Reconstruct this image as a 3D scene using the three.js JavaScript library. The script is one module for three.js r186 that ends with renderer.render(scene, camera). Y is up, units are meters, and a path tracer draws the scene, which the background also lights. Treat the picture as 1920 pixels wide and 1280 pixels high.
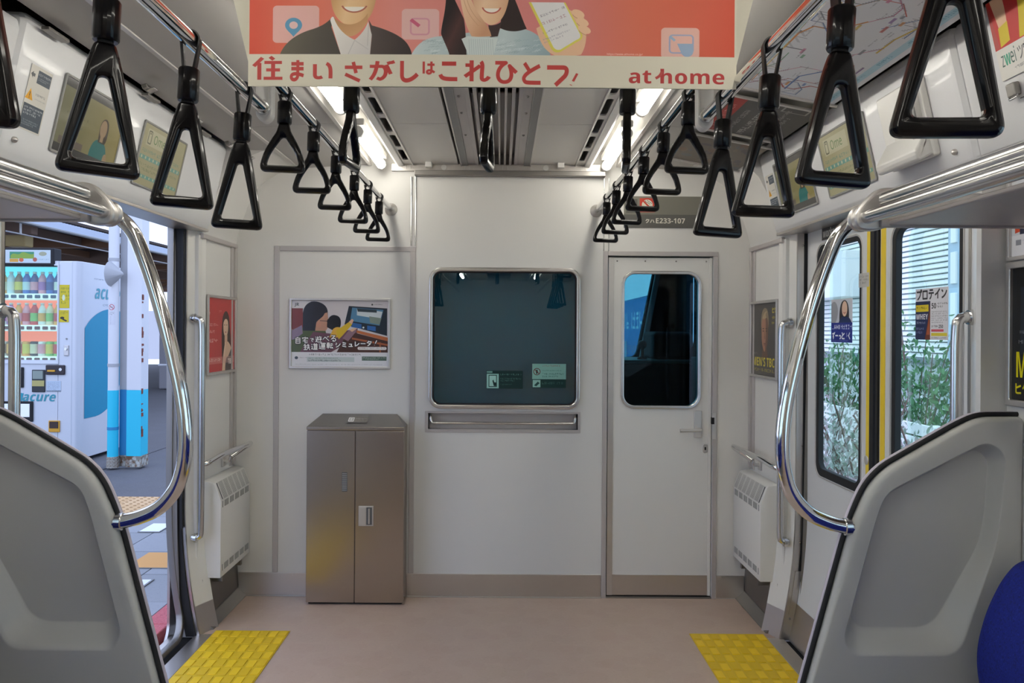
import * as THREE from 'three';
import { RoundedBoxGeometry } from 'three/addons/geometries/RoundedBoxGeometry.js';
import { mergeGeometries, toCreasedNormals } from 'three/addons/utils/BufferGeometryUtils.js';
import { RectAreaLightUniformsLib } from 'three/addons/lights/RectAreaLightUniformsLib.js';

// ---------- camera, sky, exposure, lamps ----------
const scene = new THREE.Scene();
const camera = new THREE.PerspectiveCamera(47.93, 1920 / 1280, 0.05, 300);
camera.position.set(0.045, 1.418, 0);                 // x across the car, y up, the end wall at z = -4.09
camera.rotation.set(0, 0, THREE.MathUtils.degToRad(0.4));
camera.setViewOffset(1920, 1280, 20, 20, 1920, 1280);
scene.background = new THREE.Color().setRGB(1.30, 1.56, 2.25);   // bright overcast
const LAMP = { light: 18.5, glow: 9, color: new THREE.Color().setRGB(1, 0.955, 0.86) };
const renderer = new THREE.WebGLRenderer();
renderer.toneMapping = THREE.LinearToneMapping;
renderer.toneMappingExposure = 1.0;
renderer.shadowMap.enabled = true;
RectAreaLightUniformsLib.init();

// ---------- helpers ----------
const V3 = (x, y, z) => new THREE.Vector3(x, y, z), V2 = (x, y) => new THREE.Vector2(x, y), PI = Math.PI;
let seed = 7;
const rnd = (a = 0, b = 1) => { seed = (seed * 1664525 + 1013904223) >>> 0; return a + (b - a) * seed / 4294967296; };
const used = {};
const numbered = (n) => { const k = used[n] = (used[n] ?? -1) + 1; return k ? `${n}_${String(k).padStart(3, '0')}` : n; };
function shade(m) { m.castShadow = m.receiveShadow = true; return m; }
function thing(name, label, category, [x, y, z] = [0, 0, 0], group) {
  const o = new THREE.Group(); o.name = numbered(name); o.position.set(x, y, z); scene.add(o);
  o.userData = { label, category }; if (group) o.userData.group = group;
  return o;
}
function part(parent, name, geo, mat, label) {          // geometry in the parent's own axes
  const m = shade(new THREE.Mesh(geo, mat)); m.name = numbered(name); parent.add(m);
  if (label) m.userData.label = label;
  return m;
}
function W(parent, name, geo, mat, label) {             // geometry in metres of the car
  for (let p = parent; p && p !== scene; p = p.parent) geo.translate(-p.position.x, -p.position.y, -p.position.z);
  return part(parent, name, geo, mat, label);
}
function struct(name, geo, mat, parent = scene) {
  const m = geo ? shade(new THREE.Mesh(geo, mat)) : new THREE.Group(); m.name = numbered(name); parent.add(m);
  if (parent === scene) m.userData.kind = 'structure';
  return m;
}
function one(name, geo, mat, label, category, group) {  // a thing that is one mesh
  geo.computeBoundingBox(); const b = geo.boundingBox, c = V3((b.min.x + b.max.x) / 2, b.min.y, (b.min.z + b.max.z) / 2);
  geo.translate(-c.x, -c.y, -c.z);
  const m = shade(new THREE.Mesh(geo, mat)); m.name = numbered(name); m.position.copy(c); scene.add(m);
  m.userData = { label, category }; if (group) m.userData.group = group;
  return m;
}
function mapBox(g, s = 1) {                              // uv in metres from the face direction
  if (g.index) g = g.toNonIndexed();
  const p = g.attributes.position, n = g.attributes.normal, uv = new Float32Array(p.count * 2);
  for (let i = 0; i < p.count; i += 3) {
    let nx = 0, ny = 0, nz = 0;
    for (let k = 0; k < 3; k++) { nx += n.getX(i + k); ny += n.getY(i + k); nz += n.getZ(i + k); }
    nx = Math.abs(nx); ny = Math.abs(ny); nz = Math.abs(nz);
    for (let k = i; k < i + 3; k++) {
      const x = p.getX(k), y = p.getY(k), z = p.getZ(k);
      const [u, v] = nx >= ny && nx >= nz ? [z, y] : ny >= nz ? [x, z] : [x, y];
      uv[k * 2] = u / s; uv[k * 2 + 1] = v / s;
    }
  }
  g.setAttribute('uv', new THREE.BufferAttribute(uv, 2));
  return g;
}
const at = (g, x, y, z) => g.translate(x, y, z);
function box(x0, x1, y0, y1, z0, z1, r = 0.002, seg = 0) { // a box between limits, edges eased
  const w = Math.abs(x1 - x0), h = Math.abs(y1 - y0), d = Math.abs(z1 - z0);
  r = Math.min(r, w / 2.2, h / 2.2, d / 2.2);
  const g = seg ? new THREE.BoxGeometry(w, h, d, 1, seg, 1) : r > 0 ? new RoundedBoxGeometry(w, h, d, 2, r) : new THREE.BoxGeometry(w, h, d);
  return mapBox(at(g, (x0 + x1) / 2, (y0 + y1) / 2, (z0 + z1) / 2));
}
const tuck = (y) => (y < 0.62 ? 0.072 * ((0.62 - y) / 0.62) ** 2 : 0);   // the body side draws in towards the floor
function bend(g, side) {
  const p = g.attributes.position;
  for (let i = 0; i < p.count; i++) p.setX(i, p.getX(i) - side * tuck(p.getY(i)));
  g.computeVertexNormals(); return toCreasedNormals(g, 0.5);
}
function rr(w, h, r, cx = 0, cy = 0, S = THREE.Shape) {
  const s = new S(), x = cx - w / 2, y = cy - h / 2;
  s.moveTo(x + r, y); s.lineTo(x + w - r, y); s.absarc(x + w - r, y + r, r, -PI / 2, 0); s.lineTo(x + w, y + h - r); s.absarc(x + w - r, y + h - r, r, 0, PI / 2);
  s.lineTo(x + r, y + h); s.absarc(x + r, y + h - r, r, PI / 2, PI); s.lineTo(x, y + r); s.absarc(x + r, y + r, r, PI, 1.5 * PI); s.closePath();
  return s;
}
function roundPoly(pts, r, S = THREE.Shape) {            // polygon with rounded corners; r a number or one per corner
  const s = new S(), n = pts.length;
  for (let i = 0; i < n; i++) {
    const p = V2(...pts[i]), a = V2(...pts[(i + n - 1) % n]), b = V2(...pts[(i + 1) % n]), q = Array.isArray(r) ? r[i] : r;
    const da = a.clone().sub(p), db = b.clone().sub(p), k = Math.min(q, da.length() * 0.48, db.length() * 0.48);
    const p0 = p.clone().add(da.setLength(k)), p1 = p.clone().add(db.setLength(k));
    if (i) s.lineTo(p0.x, p0.y); else s.moveTo(p0.x, p0.y);
    s.quadraticCurveTo(p.x, p.y, p1.x, p1.y);
  }
  s.closePath(); return s;
}
const poly = (pts) => new THREE.Shape(pts.map((p) => V2(...p)));
function slab(shape, depth, bevel = 0, segs = 8) {        // extruded from z = 0 towards +z, bevel inside the outline
  return new THREE.ExtrudeGeometry(shape, { depth: depth - 2 * bevel, bevelEnabled: bevel > 0, bevelThickness: bevel, bevelSize: bevel, bevelOffset: -bevel, bevelSegments: 3, curveSegments: segs }).translate(0, 0, bevel);
}
function ring(w, h, r, t, depth, bevel = 0.003) {
  const s = rr(w, h, r); s.holes.push(rr(w - 2 * t, h - 2 * t, Math.max(r - t, 0.004), 0, 0, THREE.Path));
  return slab(s, depth, bevel, 10);
}
function pipe(pts, r, fillet = 0.05, closed = false) {    // round bar along a polyline with bent corners and flat ends
  const P = pts.map((p) => V3(...p)), c = new THREE.CurvePath();
  let from = P[0];
  for (let i = 1; i < P.length - 1; i++) {
    const da = P[i - 1].clone().sub(P[i]), db = P[i + 1].clone().sub(P[i]), k = Math.min(fillet, da.length() * 0.48, db.length() * 0.48);
    const p0 = P[i].clone().add(da.setLength(k)), p1 = P[i].clone().add(db.setLength(k));
    c.add(new THREE.LineCurve3(from, p0)); c.add(new THREE.QuadraticBezierCurve3(p0, P[i], p1)); from = p1;
  }
  c.add(new THREE.LineCurve3(from, P[P.length - 1]));
  return tubeOn(c, r, Math.max(8, P.length * 14));
}
function tubeOn(c, r, n = 60) {
  const t = new THREE.TubeGeometry(c, n, r, 16, false), caps = [];
  for (const [u, s] of [[0, -1], [1, 1]]) {
    const d = new THREE.CircleGeometry(r, 16), q = new THREE.Quaternion().setFromUnitVectors(V3(0, 0, 1), c.getTangentAt(u).multiplyScalar(s).normalize());
    caps.push(d.applyQuaternion(q).translate(...c.getPointAt(u).toArray()));
  }
  return mergeGeometries([t, ...caps]);
}
const smooth = (pts, r, n = 90) => tubeOn(new THREE.CatmullRomCurve3(pts.map((p) => V3(...p)), false, 'centripetal'), r, n);
const rod = (a, b, r) => tubeOn(new THREE.LineCurve3(V3(...a), V3(...b)), r, 1);
const lathe = (pts, n = 24) => new THREE.LatheGeometry(pts.map((p) => V2(...p)), n);
const join = (list) => mergeGeometries(list.map((g) => { const h = g.index ? g.toNonIndexed() : g; for (const k of Object.keys(h.attributes)) if (!['position', 'normal', 'uv'].includes(k)) h.deleteAttribute(k); return h; }));
// frame fixed to the inside of a body side: local x along the wall as a viewer reads it, y up the surface, z into the car
function onSide(o, side, x, y, z, tilt = 0) { o.position.set(x, y, z); o.rotation.set(tilt, side > 0 ? -PI / 2 : PI / 2, 0, 'YXZ'); return o; }

THREE.BufferGeometry.prototype.mx = function (s) {        // mirrored across the car
  if (s > 0) return this;
  this.scale(-1, 1, 1);
  const swap = (a, i, j, n) => { for (let k = 0; k < n; k++) { const t = a[i * n + k]; a[i * n + k] = a[j * n + k]; a[j * n + k] = t; } };
  if (this.index) for (let i = 0; i < this.index.count; i += 3) swap(this.index.array, i + 1, i + 2, 1);
  else for (const at of Object.values(this.attributes)) for (let i = 0; i < at.count; i += 3) swap(at.array, i + 1, i + 2, at.itemSize);
  return this;
};

// ---------- textures ----------
function canvas(w, h, draw) {
  const c = document.createElement('canvas'); c.width = w; c.height = h; const k = c.getContext('2d'); draw(k, w, h);
  const t = new THREE.CanvasTexture(c); t.magFilter = THREE.LinearFilter; t.anisotropy = 8; return t;
}
const paint = (w, h, draw) => { const t = canvas(w, h, draw); t.colorSpace = THREE.SRGBColorSpace; return t; };
function grain(w, h, base, spread, streak = 1, alpha = 1) {  // repeating noise, stretched by streak along x
  const t = canvas(w, h, (k) => {
    const im = k.createImageData(w, h);
    for (let y = 0; y < h; y++) { let v = 0; for (let x = 0; x < w; x++) { if (x % streak === 0) v = rnd(-1, 1); const g = base + v * spread; const i = (y * w + x) * 4; im.data[i] = im.data[i + 1] = im.data[i + 2] = g; im.data[i + 3] = 255; } }
    k.putImageData(im, 0, 0);
  });
  t.wrapS = t.wrapT = THREE.RepeatWrapping; return t;
}
function speckle(w, base, list, cell = 1) {                  // sRGB base with many soft dots of other tones
  const t = paint(w, w, (k) => {
    k.fillStyle = base; k.fillRect(0, 0, w, w);
    for (const [color, n, r0, r1, a] of list) for (let i = 0; i < n; i++) {
      k.globalAlpha = rnd(a * 0.4, a); k.fillStyle = color; const x = rnd(0, w), y = rnd(0, w), r = rnd(r0, r1);
      for (const ox of [-w, 0, w]) for (const oy of [-w, 0, w]) { if (x + ox < -r || x + ox > w + r || y + oy < -r || y + oy > w + r) continue; k.beginPath(); k.arc(x + ox, y + oy, r, 0, 7); k.fill(); }
    }
  });
  t.wrapS = t.wrapT = THREE.RepeatWrapping; t.repeat.set(1 / cell, 1 / cell); return t;
}
const rep = (t, u, v = u) => { t.wrapS = t.wrapT = THREE.RepeatWrapping; t.repeat.set(u, v); return t; };
// Japanese letters as pen strokes on a 100 x 100 square
const PEN = {
  '住': 'M34 4 L6 40 M24 26 V98 M58 0 L70 12 M40 24 H96 M46 56 H90 M38 92 H98 M68 24 V92', 'ま': 'M14 20 H86 M14 44 H86 M52 2 V74 C52 104 12 104 14 82 C16 64 50 66 86 78',
  'い': 'M16 14 V72 C18 92 36 88 48 82 M66 10 C84 18 86 40 84 90', 'さ': 'M8 32 H92 M48 6 L62 60 M10 66 L80 98', 'が': 'M4 30 H50 C72 30 74 84 44 94 L32 88 M34 4 C30 50 22 76 6 96 M68 22 L86 68 M76 6 L82 20 M90 2 L96 16',
  'し': 'M14 2 V66 C14 104 60 96 92 62', 'は': 'M12 4 V96 M40 28 H96 M72 4 V78 C70 102 36 100 38 82 C42 66 70 66 96 88', 'こ': 'M16 14 H88 M8 66 C16 88 30 88 94 88',
  'れ': 'M28 2 V98 M4 24 H30 M2 76 L62 26 M64 8 C76 20 66 50 68 84 C72 98 88 92 96 76', 'ひ': 'M4 10 H50 C4 34 6 96 44 96 C82 96 78 50 66 24 L96 54', 'と': 'M12 4 L40 42 M92 16 C10 52 0 70 14 86 C20 92 30 92 96 92', 'つ': 'M4 20 H78 C100 20 96 44 84 58 L42 96',
  '!': 'M70 2 L44 62 M32 88 L30 92', '自': 'M50 0 L42 14 M18 16 H84 V98 H18 Z M18 42 H84 M18 68 H84', '宅': 'M50 0 V14 M8 34 V16 H92 V34 M70 32 L24 48 M10 66 H92 M46 42 V84 C46 98 60 96 90 94', 'で': 'M8 18 H84 C40 34 24 90 76 94 M72 44 L80 56 M86 38 L94 50',
  '遊': 'M4 16 L16 28 M4 48 H16 V78 L4 94 M16 84 C30 98 60 96 98 96 M36 10 V24 M24 26 H54 M34 26 C34 56 30 70 24 78 M34 46 H50 V74 M70 6 L60 24 M66 20 H96 M66 40 H92 L78 52 V80 M60 58 H98', 'べ': 'M4 62 L36 24 L96 80 M66 18 L74 30 M82 10 L90 22',
  'る': 'M16 10 H74 L18 62 C60 36 92 52 84 78 C76 100 36 100 40 84 C46 72 62 82 62 94', '鉄': 'M28 2 L6 32 M20 18 L46 34 M14 40 H44 M8 60 H48 M28 40 V90 M4 92 H50 M66 8 L56 34 M60 28 H92 M52 52 H98 M76 6 V52 L50 96 M76 54 L98 96', '道': 'M4 16 L16 28 M4 48 H16 V78 L4 94 M16 84 C30 98 60 96 98 96 M46 2 L54 14 M82 2 L74 14 M30 20 H98 M46 32 H88 V82 H46 Z M46 48 H88 M46 64 H88',
  '運': 'M4 16 L16 28 M4 48 H16 V78 L4 94 M16 84 C30 98 60 96 98 96 M32 20 V8 H96 V20 M42 28 H90 V62 H42 Z M42 45 H90 M30 72 H98 M66 14 V84', '転': 'M4 14 H48 M8 30 H44 V62 H8 Z M8 46 H44 M2 78 H50 M26 2 V98 M60 22 H92 M54 44 H98 M74 46 L60 88 H94 M86 70 L96 96', 'シ': 'M12 14 L30 26 M6 40 L24 52 M14 90 C50 82 76 56 92 24', 'ミ': 'M18 10 L82 26 M20 42 L76 56 M12 74 L86 92', 'ュ': 'M22 48 H70 L62 88 M12 90 H90',
  'レ': 'M22 6 V88 C56 78 78 58 94 34', 'ー': 'M6 50 H94', 'タ': 'M40 4 C32 24 20 38 6 48 M36 20 H84 C76 56 52 82 18 96 M34 46 L64 66', 'プ': 'M8 22 H78 C76 58 54 84 22 96 M84 4 C100 4 100 22 86 22 C76 20 76 6 84 4', 'ロ': 'M14 18 H86 V90 H14 Z', 'テ': 'M22 12 H80 M6 40 H94 M54 40 C54 70 44 86 24 96', 'イ': 'M84 6 C60 36 36 50 8 60 M54 38 V96', 'ン': 'M12 18 L34 36 M14 90 C54 82 80 56 92 24', 'ク': 'M40 4 C32 24 20 38 6 48 M36 20 H84 C76 56 52 82 18 96', 'ハ': 'M34 18 C30 50 20 72 4 92 M62 18 C74 44 86 66 96 92',
  'ヒ': 'M20 6 V80 C20 94 40 92 90 88 M88 24 L22 46', 'ゲ': 'M34 4 C28 26 18 40 4 50 M30 26 H86 M62 26 C62 60 50 84 28 96 M78 4 L84 16 M92 2 L98 12', 'ツ': 'M8 20 L22 46 M40 14 L52 40 M90 18 C84 56 62 82 26 94', 'ヴ': 'M46 2 V18 M12 40 V20 H82 C80 60 60 84 30 96 M84 2 L90 12 M96 0 L100 8', 'ァ': 'M16 42 H86 L64 62 M48 56 C48 74 42 86 30 96', 'ッ': 'M18 50 L28 68 M44 46 L52 64 M84 48 C78 74 62 88 38 96', 'ト': 'M34 4 V96 M34 36 L82 60', 'ワ': 'M16 44 V14 H86 C84 58 64 82 36 96', 'ネ': 'M48 2 L54 16 M14 26 H82 C66 52 40 68 8 78 M50 52 V98 M66 56 L90 74', '路': 'M10 6 H40 V34 H10 Z M26 34 V84 M26 58 H44 M10 52 V88 L46 78 M66 2 L48 34 M62 16 H92 C82 42 64 54 46 62 M62 30 L98 60 M58 64 H90 V96 H58 Z', '線': 'M26 2 L8 28 L22 34 M40 18 L8 52 L42 50 M26 52 V98 M12 66 L6 88 M38 64 L44 84 M70 0 L62 14 M54 14 H92 V46 H54 Z M54 30 H92 M74 46 V88 L64 94 M50 60 H66 L50 88 M92 54 L80 66 M76 62 L98 90',
  'ず': 'M6 24 H88 M52 6 V60 C52 78 28 78 30 62 C32 46 54 46 54 62 C54 84 44 94 30 98 M74 4 L82 16 M88 0 L96 12', 'っ': 'M20 56 C50 44 84 50 80 70 C78 86 60 92 42 94', 'く': 'M66 4 L24 50 L72 98',
  'エ': 'M16 16 H84 M50 16 V84 M6 86 H94',
};
function pen(k, ch, x, y, w, h, lw, color) {
  if (!PEN[ch]) return;
  k.save(); k.translate(x, y); k.scale(w / 100, h / 100); const p = new Path2D(PEN[ch]);
  k.strokeStyle = color; k.lineWidth = lw * 100 / Math.sqrt(w * h); k.lineCap = 'butt'; k.lineJoin = 'round'; k.stroke(p); k.restore();
}
function penLine(k, text, x, y, size, lw, color, gap = 1.05, dy = 0) { for (const c of text) { pen(k, c, x, y, size, size, lw, color); x += size * gap; y += dy; } }
function small(k, x, y, w, h, color, rows = 1, a = 0.85) {    // print too small to read in the photograph
  k.save(); k.globalAlpha *= a; k.fillStyle = color;
  const rh = h / rows;
  for (let r = 0; r < rows; r++) for (let c = x; c < x + w * (r === rows - 1 && rows > 1 ? 0.7 : 1); c += rh * 0.72) {
    for (let s = 0; s < 4; s++) if (rnd() < 0.62) { if (rnd() < 0.5) k.fillRect(c, y + r * rh + rh * (0.1 + 0.17 * s), rh * 0.5, rh * 0.1); else k.fillRect(c + rh * 0.15 * s, y + r * rh + rh * 0.08, rh * 0.1, rh * 0.62); }
  }
  k.restore();
}
const text = (k, s, x, y, size, color, font = 'sans-serif', weight = 'bold', align = 'left') => { k.font = `${weight} ${size}px ${font}`; k.textAlign = align; k.textBaseline = 'alphabetic'; k.fillStyle = color; k.fillText(s, x, y); };
const fillP = (k, d, color) => { k.fillStyle = color; k.fill(new Path2D(d)); };
const rrect = (k, x, y, w, h, r, color) => { k.beginPath(); k.roundRect(x, y, w, h, r); k.fillStyle = color; k.fill(); };
const blob = (k, x, y, rx, ry, color, rot = 0) => { k.beginPath(); k.ellipse(x, y, rx, ry, rot, 0, 7); k.fillStyle = color; k.fill(); };

// ---------- materials ----------
const std = (color, roughness = 0.5, metalness = 0, more = {}) => new THREE.MeshStandardMaterial({ color, roughness, metalness, ...more });
const phys = (color, roughness, metalness, more) => new THREE.MeshPhysicalMaterial({ color, roughness, metalness, ...more });
const lin = (r, g, b) => new THREE.Color().setRGB(r, g, b);
const streakTex = rep(grain(256, 256, 128, 60, 64), 3, 3), streakUp = (() => { const t = rep(grain(256, 256, 128, 60, 64), 3, 3); t.rotation = PI / 2; return t; })();
const fineTex = rep(grain(256, 256, 128, 60), 6, 6);
const M = {
  white: std(lin(0.695, 0.685, 0.66), 0.42, 0, { bumpMap: fineTex, bumpScale: 0.00006 }),
  whiteGloss: phys(lin(0.74, 0.73, 0.70), 0.35, 0, { clearcoat: 0.3, clearcoatRoughness: 0.2 }),
  header: phys(lin(0.73, 0.735, 0.75), 0.4, 0, { clearcoat: 0.2 }),
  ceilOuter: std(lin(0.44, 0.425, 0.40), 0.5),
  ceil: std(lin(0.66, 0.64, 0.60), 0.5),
  grp: std(lin(0.47, 0.47, 0.45), 0.42),
  door: phys(lin(0.66, 0.68, 0.70), 0.3, 0, { clearcoat: 0.2 }),
  steel: std(lin(0.60, 0.57, 0.545), 0.36, 1, { bumpMap: streakTex, bumpScale: 0.00008 }),
  steelUp: std(lin(0.55, 0.52, 0.49), 0.3, 1, { bumpMap: streakUp, bumpScale: 0.00008 }),
  steelDark: std(lin(0.30, 0.285, 0.27), 0.42, 1, { bumpMap: streakTex, bumpScale: 0.00008 }),
  alu: std(lin(0.62, 0.60, 0.58), 0.38, 0.85), silver: std(lin(0.70, 0.69, 0.68), 0.25, 1),
  trim: std(lin(0.50, 0.47, 0.46), 0.45, 0.35),
  chrome: std(lin(0.80, 0.80, 0.80), 0.07, 1), chromeSoft: std(lin(0.66, 0.66, 0.66), 0.2, 1),
  black: phys(lin(0.003, 0.0025, 0.003), 0.28, 0, { specularIntensity: 0.3, clearcoat: 0.35, clearcoatRoughness: 0.08 }), leather: std(lin(0.006, 0.005, 0.006), 0.55),
  rubber: std(lin(0.010, 0.010, 0.012), 0.7), dark: std(lin(0.008, 0.008, 0.009), 0.8), grey: std(lin(0.28, 0.28, 0.27), 0.5), seam: std(lin(0.10, 0.10, 0.10), 0.7),
  yellow: std(lin(0.66, 0.44, 0.010), 0.45), yellowTile: std(lin(0.80, 0.54, 0.012), 0.45), yellowTile2: std(lin(0.68, 0.45, 0.010), 0.5), stripe: std(lin(0.82, 0.60, 0.03), 0.4),
  glass: phys(lin(0.90, 1.0, 0.93), 0.0, 0, { transmission: 1, thickness: 0, ior: 1.5 }), paneTint: phys(lin(0.50, 0.80, 0.86), 0.0, 0, { transmission: 1, thickness: 0, ior: 1.85 }), cabTint: phys(lin(0.30, 0.52, 0.58), 0.0, 0, { transmission: 1, thickness: 0, ior: 1.22 }),
  floor: std(0xffffff, 0.33, 0, { map: speckle(512, '#b8a293', [['#c2ad9c', 900, 1, 5, 0.25], ['#a79182', 900, 1, 4, 0.25], ['#a48577', 40, 20, 60, 0.12]], 0.6), bumpMap: fineTex, bumpScale: 0.00005 }),
  seat: std(0xffffff, 0.9, 0, { map: speckle(256, '#0c1f80', [['#08145c', 500, 1, 5, 0.6], ['#1a38a4', 260, 1, 4, 0.5]], 0.12), bumpMap: fineTex, bumpScale: 0.0006 }),
};
const sheet = (w, h, t = 0.001) => at(new THREE.BoxGeometry(w, h, t), 0, 0, t / 2);
const printed = (tex, edge = M.white, rough = 0.5, more = {}) => { const m = std(0xffffff, rough, 0, { map: tex, ...more }); return [edge, edge, edge, edge, m, edge]; };

// ---------- the car: floor, end wall, ceiling, sides ----------
const END = -4.09, REAR = 5.2;
const floor = struct('floor', box(-1.33, 1.33, -0.05, 0, END - 0.05, REAR, 0), M.floor);
// end wall: an outline with the cab window, the door and the bar recess cut out
{
  const s = poly([[-1.5, -0.05], [1.5, -0.05], [1.5, 2.46], [-1.5, 2.46]]);
  s.holes.push(rr(0.766, 0.711, 0.05, 0.062, 1.3785, THREE.Path));
  s.holes.push(new THREE.Path([V2(0.61, 0.008), V2(1.172, 0.008), V2(1.172, 1.822), V2(0.61, 1.822)]));
  s.holes.push(new THREE.Path([V2(-0.341, 0.893), V2(0.455, 0.893), V2(0.455, 0.978), V2(-0.341, 0.978)]));
  const front = struct('wall_front', mapBox(slab(s, 0.06).translate(0, 0, END - 0.06)), M.white);
  const strip = (x0, x1, y0, y1, t = 0.006, m = M.trim) => W(front, 'trim_strip', box(x0, x1, y0, y1, END, END + t, 0.002), m);
  strip(-1.165, -1.137, 0.125, 1.862); strip(-1.137, -0.412, 1.836, 1.862); strip(-0.441, -0.414, 0.125, 1.836);
  strip(-0.443, -0.436, 1.866, 2.235, 0.008, M.chromeSoft); strip(-0.420, -0.413, 1.866, 2.235, 0.008, M.chromeSoft);
  strip(0.584, 0.590, 1.846, 2.235, 0.008, M.chromeSoft); strip(0.610, 0.616, 1.846, 2.235, 0.008, M.chromeSoft);
  for (const [x0, x1] of [[-1.345, -0.60], [-0.452, 0.583], [1.194, 1.345]]) {
    const k = W(front, 'kick_plate', box(x0, x1, 0.006, 0.124, END, END + 0.006, 0.002), M.steel);
    for (let x = x0 + 0.03; x < x1; x += 0.26) for (const y of [0.02, 0.112]) W(k, 'screw', new THREE.CylinderGeometry(0.003, 0.003, 0.003, 8).rotateX(PI / 2).translate(x, y, END + 0.007), M.alu);
  }
  W(front, 'floor_joint', box(-1.34, 0.58, 0, 0.006, END, END + 0.012, 0.001), M.alu);
  // stainless rail under the ceiling, with the vent seat below it
  const rail = W(front, 'ceiling_rail', box(-0.545, 0.568, 2.262, 2.304, END, END + 0.02, 0.003), M.steel);
  W(front, 'rail_shelf', box(-0.42, 0.59, 2.236, 2.262, END, END + 0.045, 0.003), M.steelDark);
  for (const x of [-0.265, 0.275]) W(rail, 'bolt', new THREE.CylinderGeometry(0.0145, 0.0145, 0.006, 20).rotateX(PI / 2).translate(x, 2.281, END + 0.022), M.whiteGloss);
  for (const x of [-0.455, -0.14, 0.06, 0.475]) for (const dx of [-0.012, 0.012]) W(rail, 'rail_rivet', box(x + dx - 0.004, x + dx + 0.004, 2.27, 2.295, END + 0.018, END + 0.022, 0.001), M.alu);
  // recess with its bar
  const rec = thing('recessed_grab_bar', 'horizontal steel bar in a recessed frame under the cab window', 'grab bar', [0.057, 0.876, END]);
  const f = rr(0.827, 0.113, 0.003, 0.0555, 0.9325); f.holes.push(new THREE.Path([V2(-0.341, 0.893), V2(0.455, 0.893), V2(0.455, 0.978), V2(-0.341, 0.978)]));
  W(rec, 'frame', slab(f, 0.004, 0.001).translate(0, 0, END), M.trim);
  W(rec, 'recess_back', box(-0.341, 0.455, 0.893, 0.978, END - 0.055, END - 0.05, 0), M.trim);
  W(rec, 'recess_floor', box(-0.341, 0.455, 0.886, 0.893, END - 0.055, END, 0), M.steel);
  W(rec, 'recess_top', box(-0.341, 0.455, 0.978, 0.984, END - 0.055, END, 0), M.trim);
  for (const [a, b] of [[-0.346, -0.341], [0.455, 0.46]]) W(rec, 'recess_side', box(a, b, 0.893, 0.978, END - 0.055, END, 0), M.trim);
  W(rec, 'bar', pipe([[-0.335, 0.970, END - 0.045], [-0.330, 0.962, END - 0.005], [-0.322, 0.926, END + 0.004], [0.436, 0.926, END + 0.004], [0.444, 0.962, END - 0.005], [0.449, 0.970, END - 0.045]], 0.0075, 0.012), M.chromeSoft);
  // cab window
  const win = struct('window_1'); win.position.set(0.062, 1.3785, END);
  part(win, 'window_frame', ring(0.806, 0.751, 0.065, 0.022, 0.02, 0.006), M.silver);
  part(win, 'window_gasket', ring(0.764, 0.709, 0.045, 0.008, 0.006, 0.002), M.rubber);
  part(win, 'window_pane', at(new THREE.ExtrudeGeometry(rr(0.752, 0.697, 0.04), { depth: 0.0005, bevelEnabled: false }), 0, 0, -0.004), M.paneTint);
  part(win, 'window_blind', box(-0.42, 0.42, -0.40, 0.40, -0.075, -0.07, 0), std(lin(0.020, 0.105, 0.155), 0.65));
}
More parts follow.
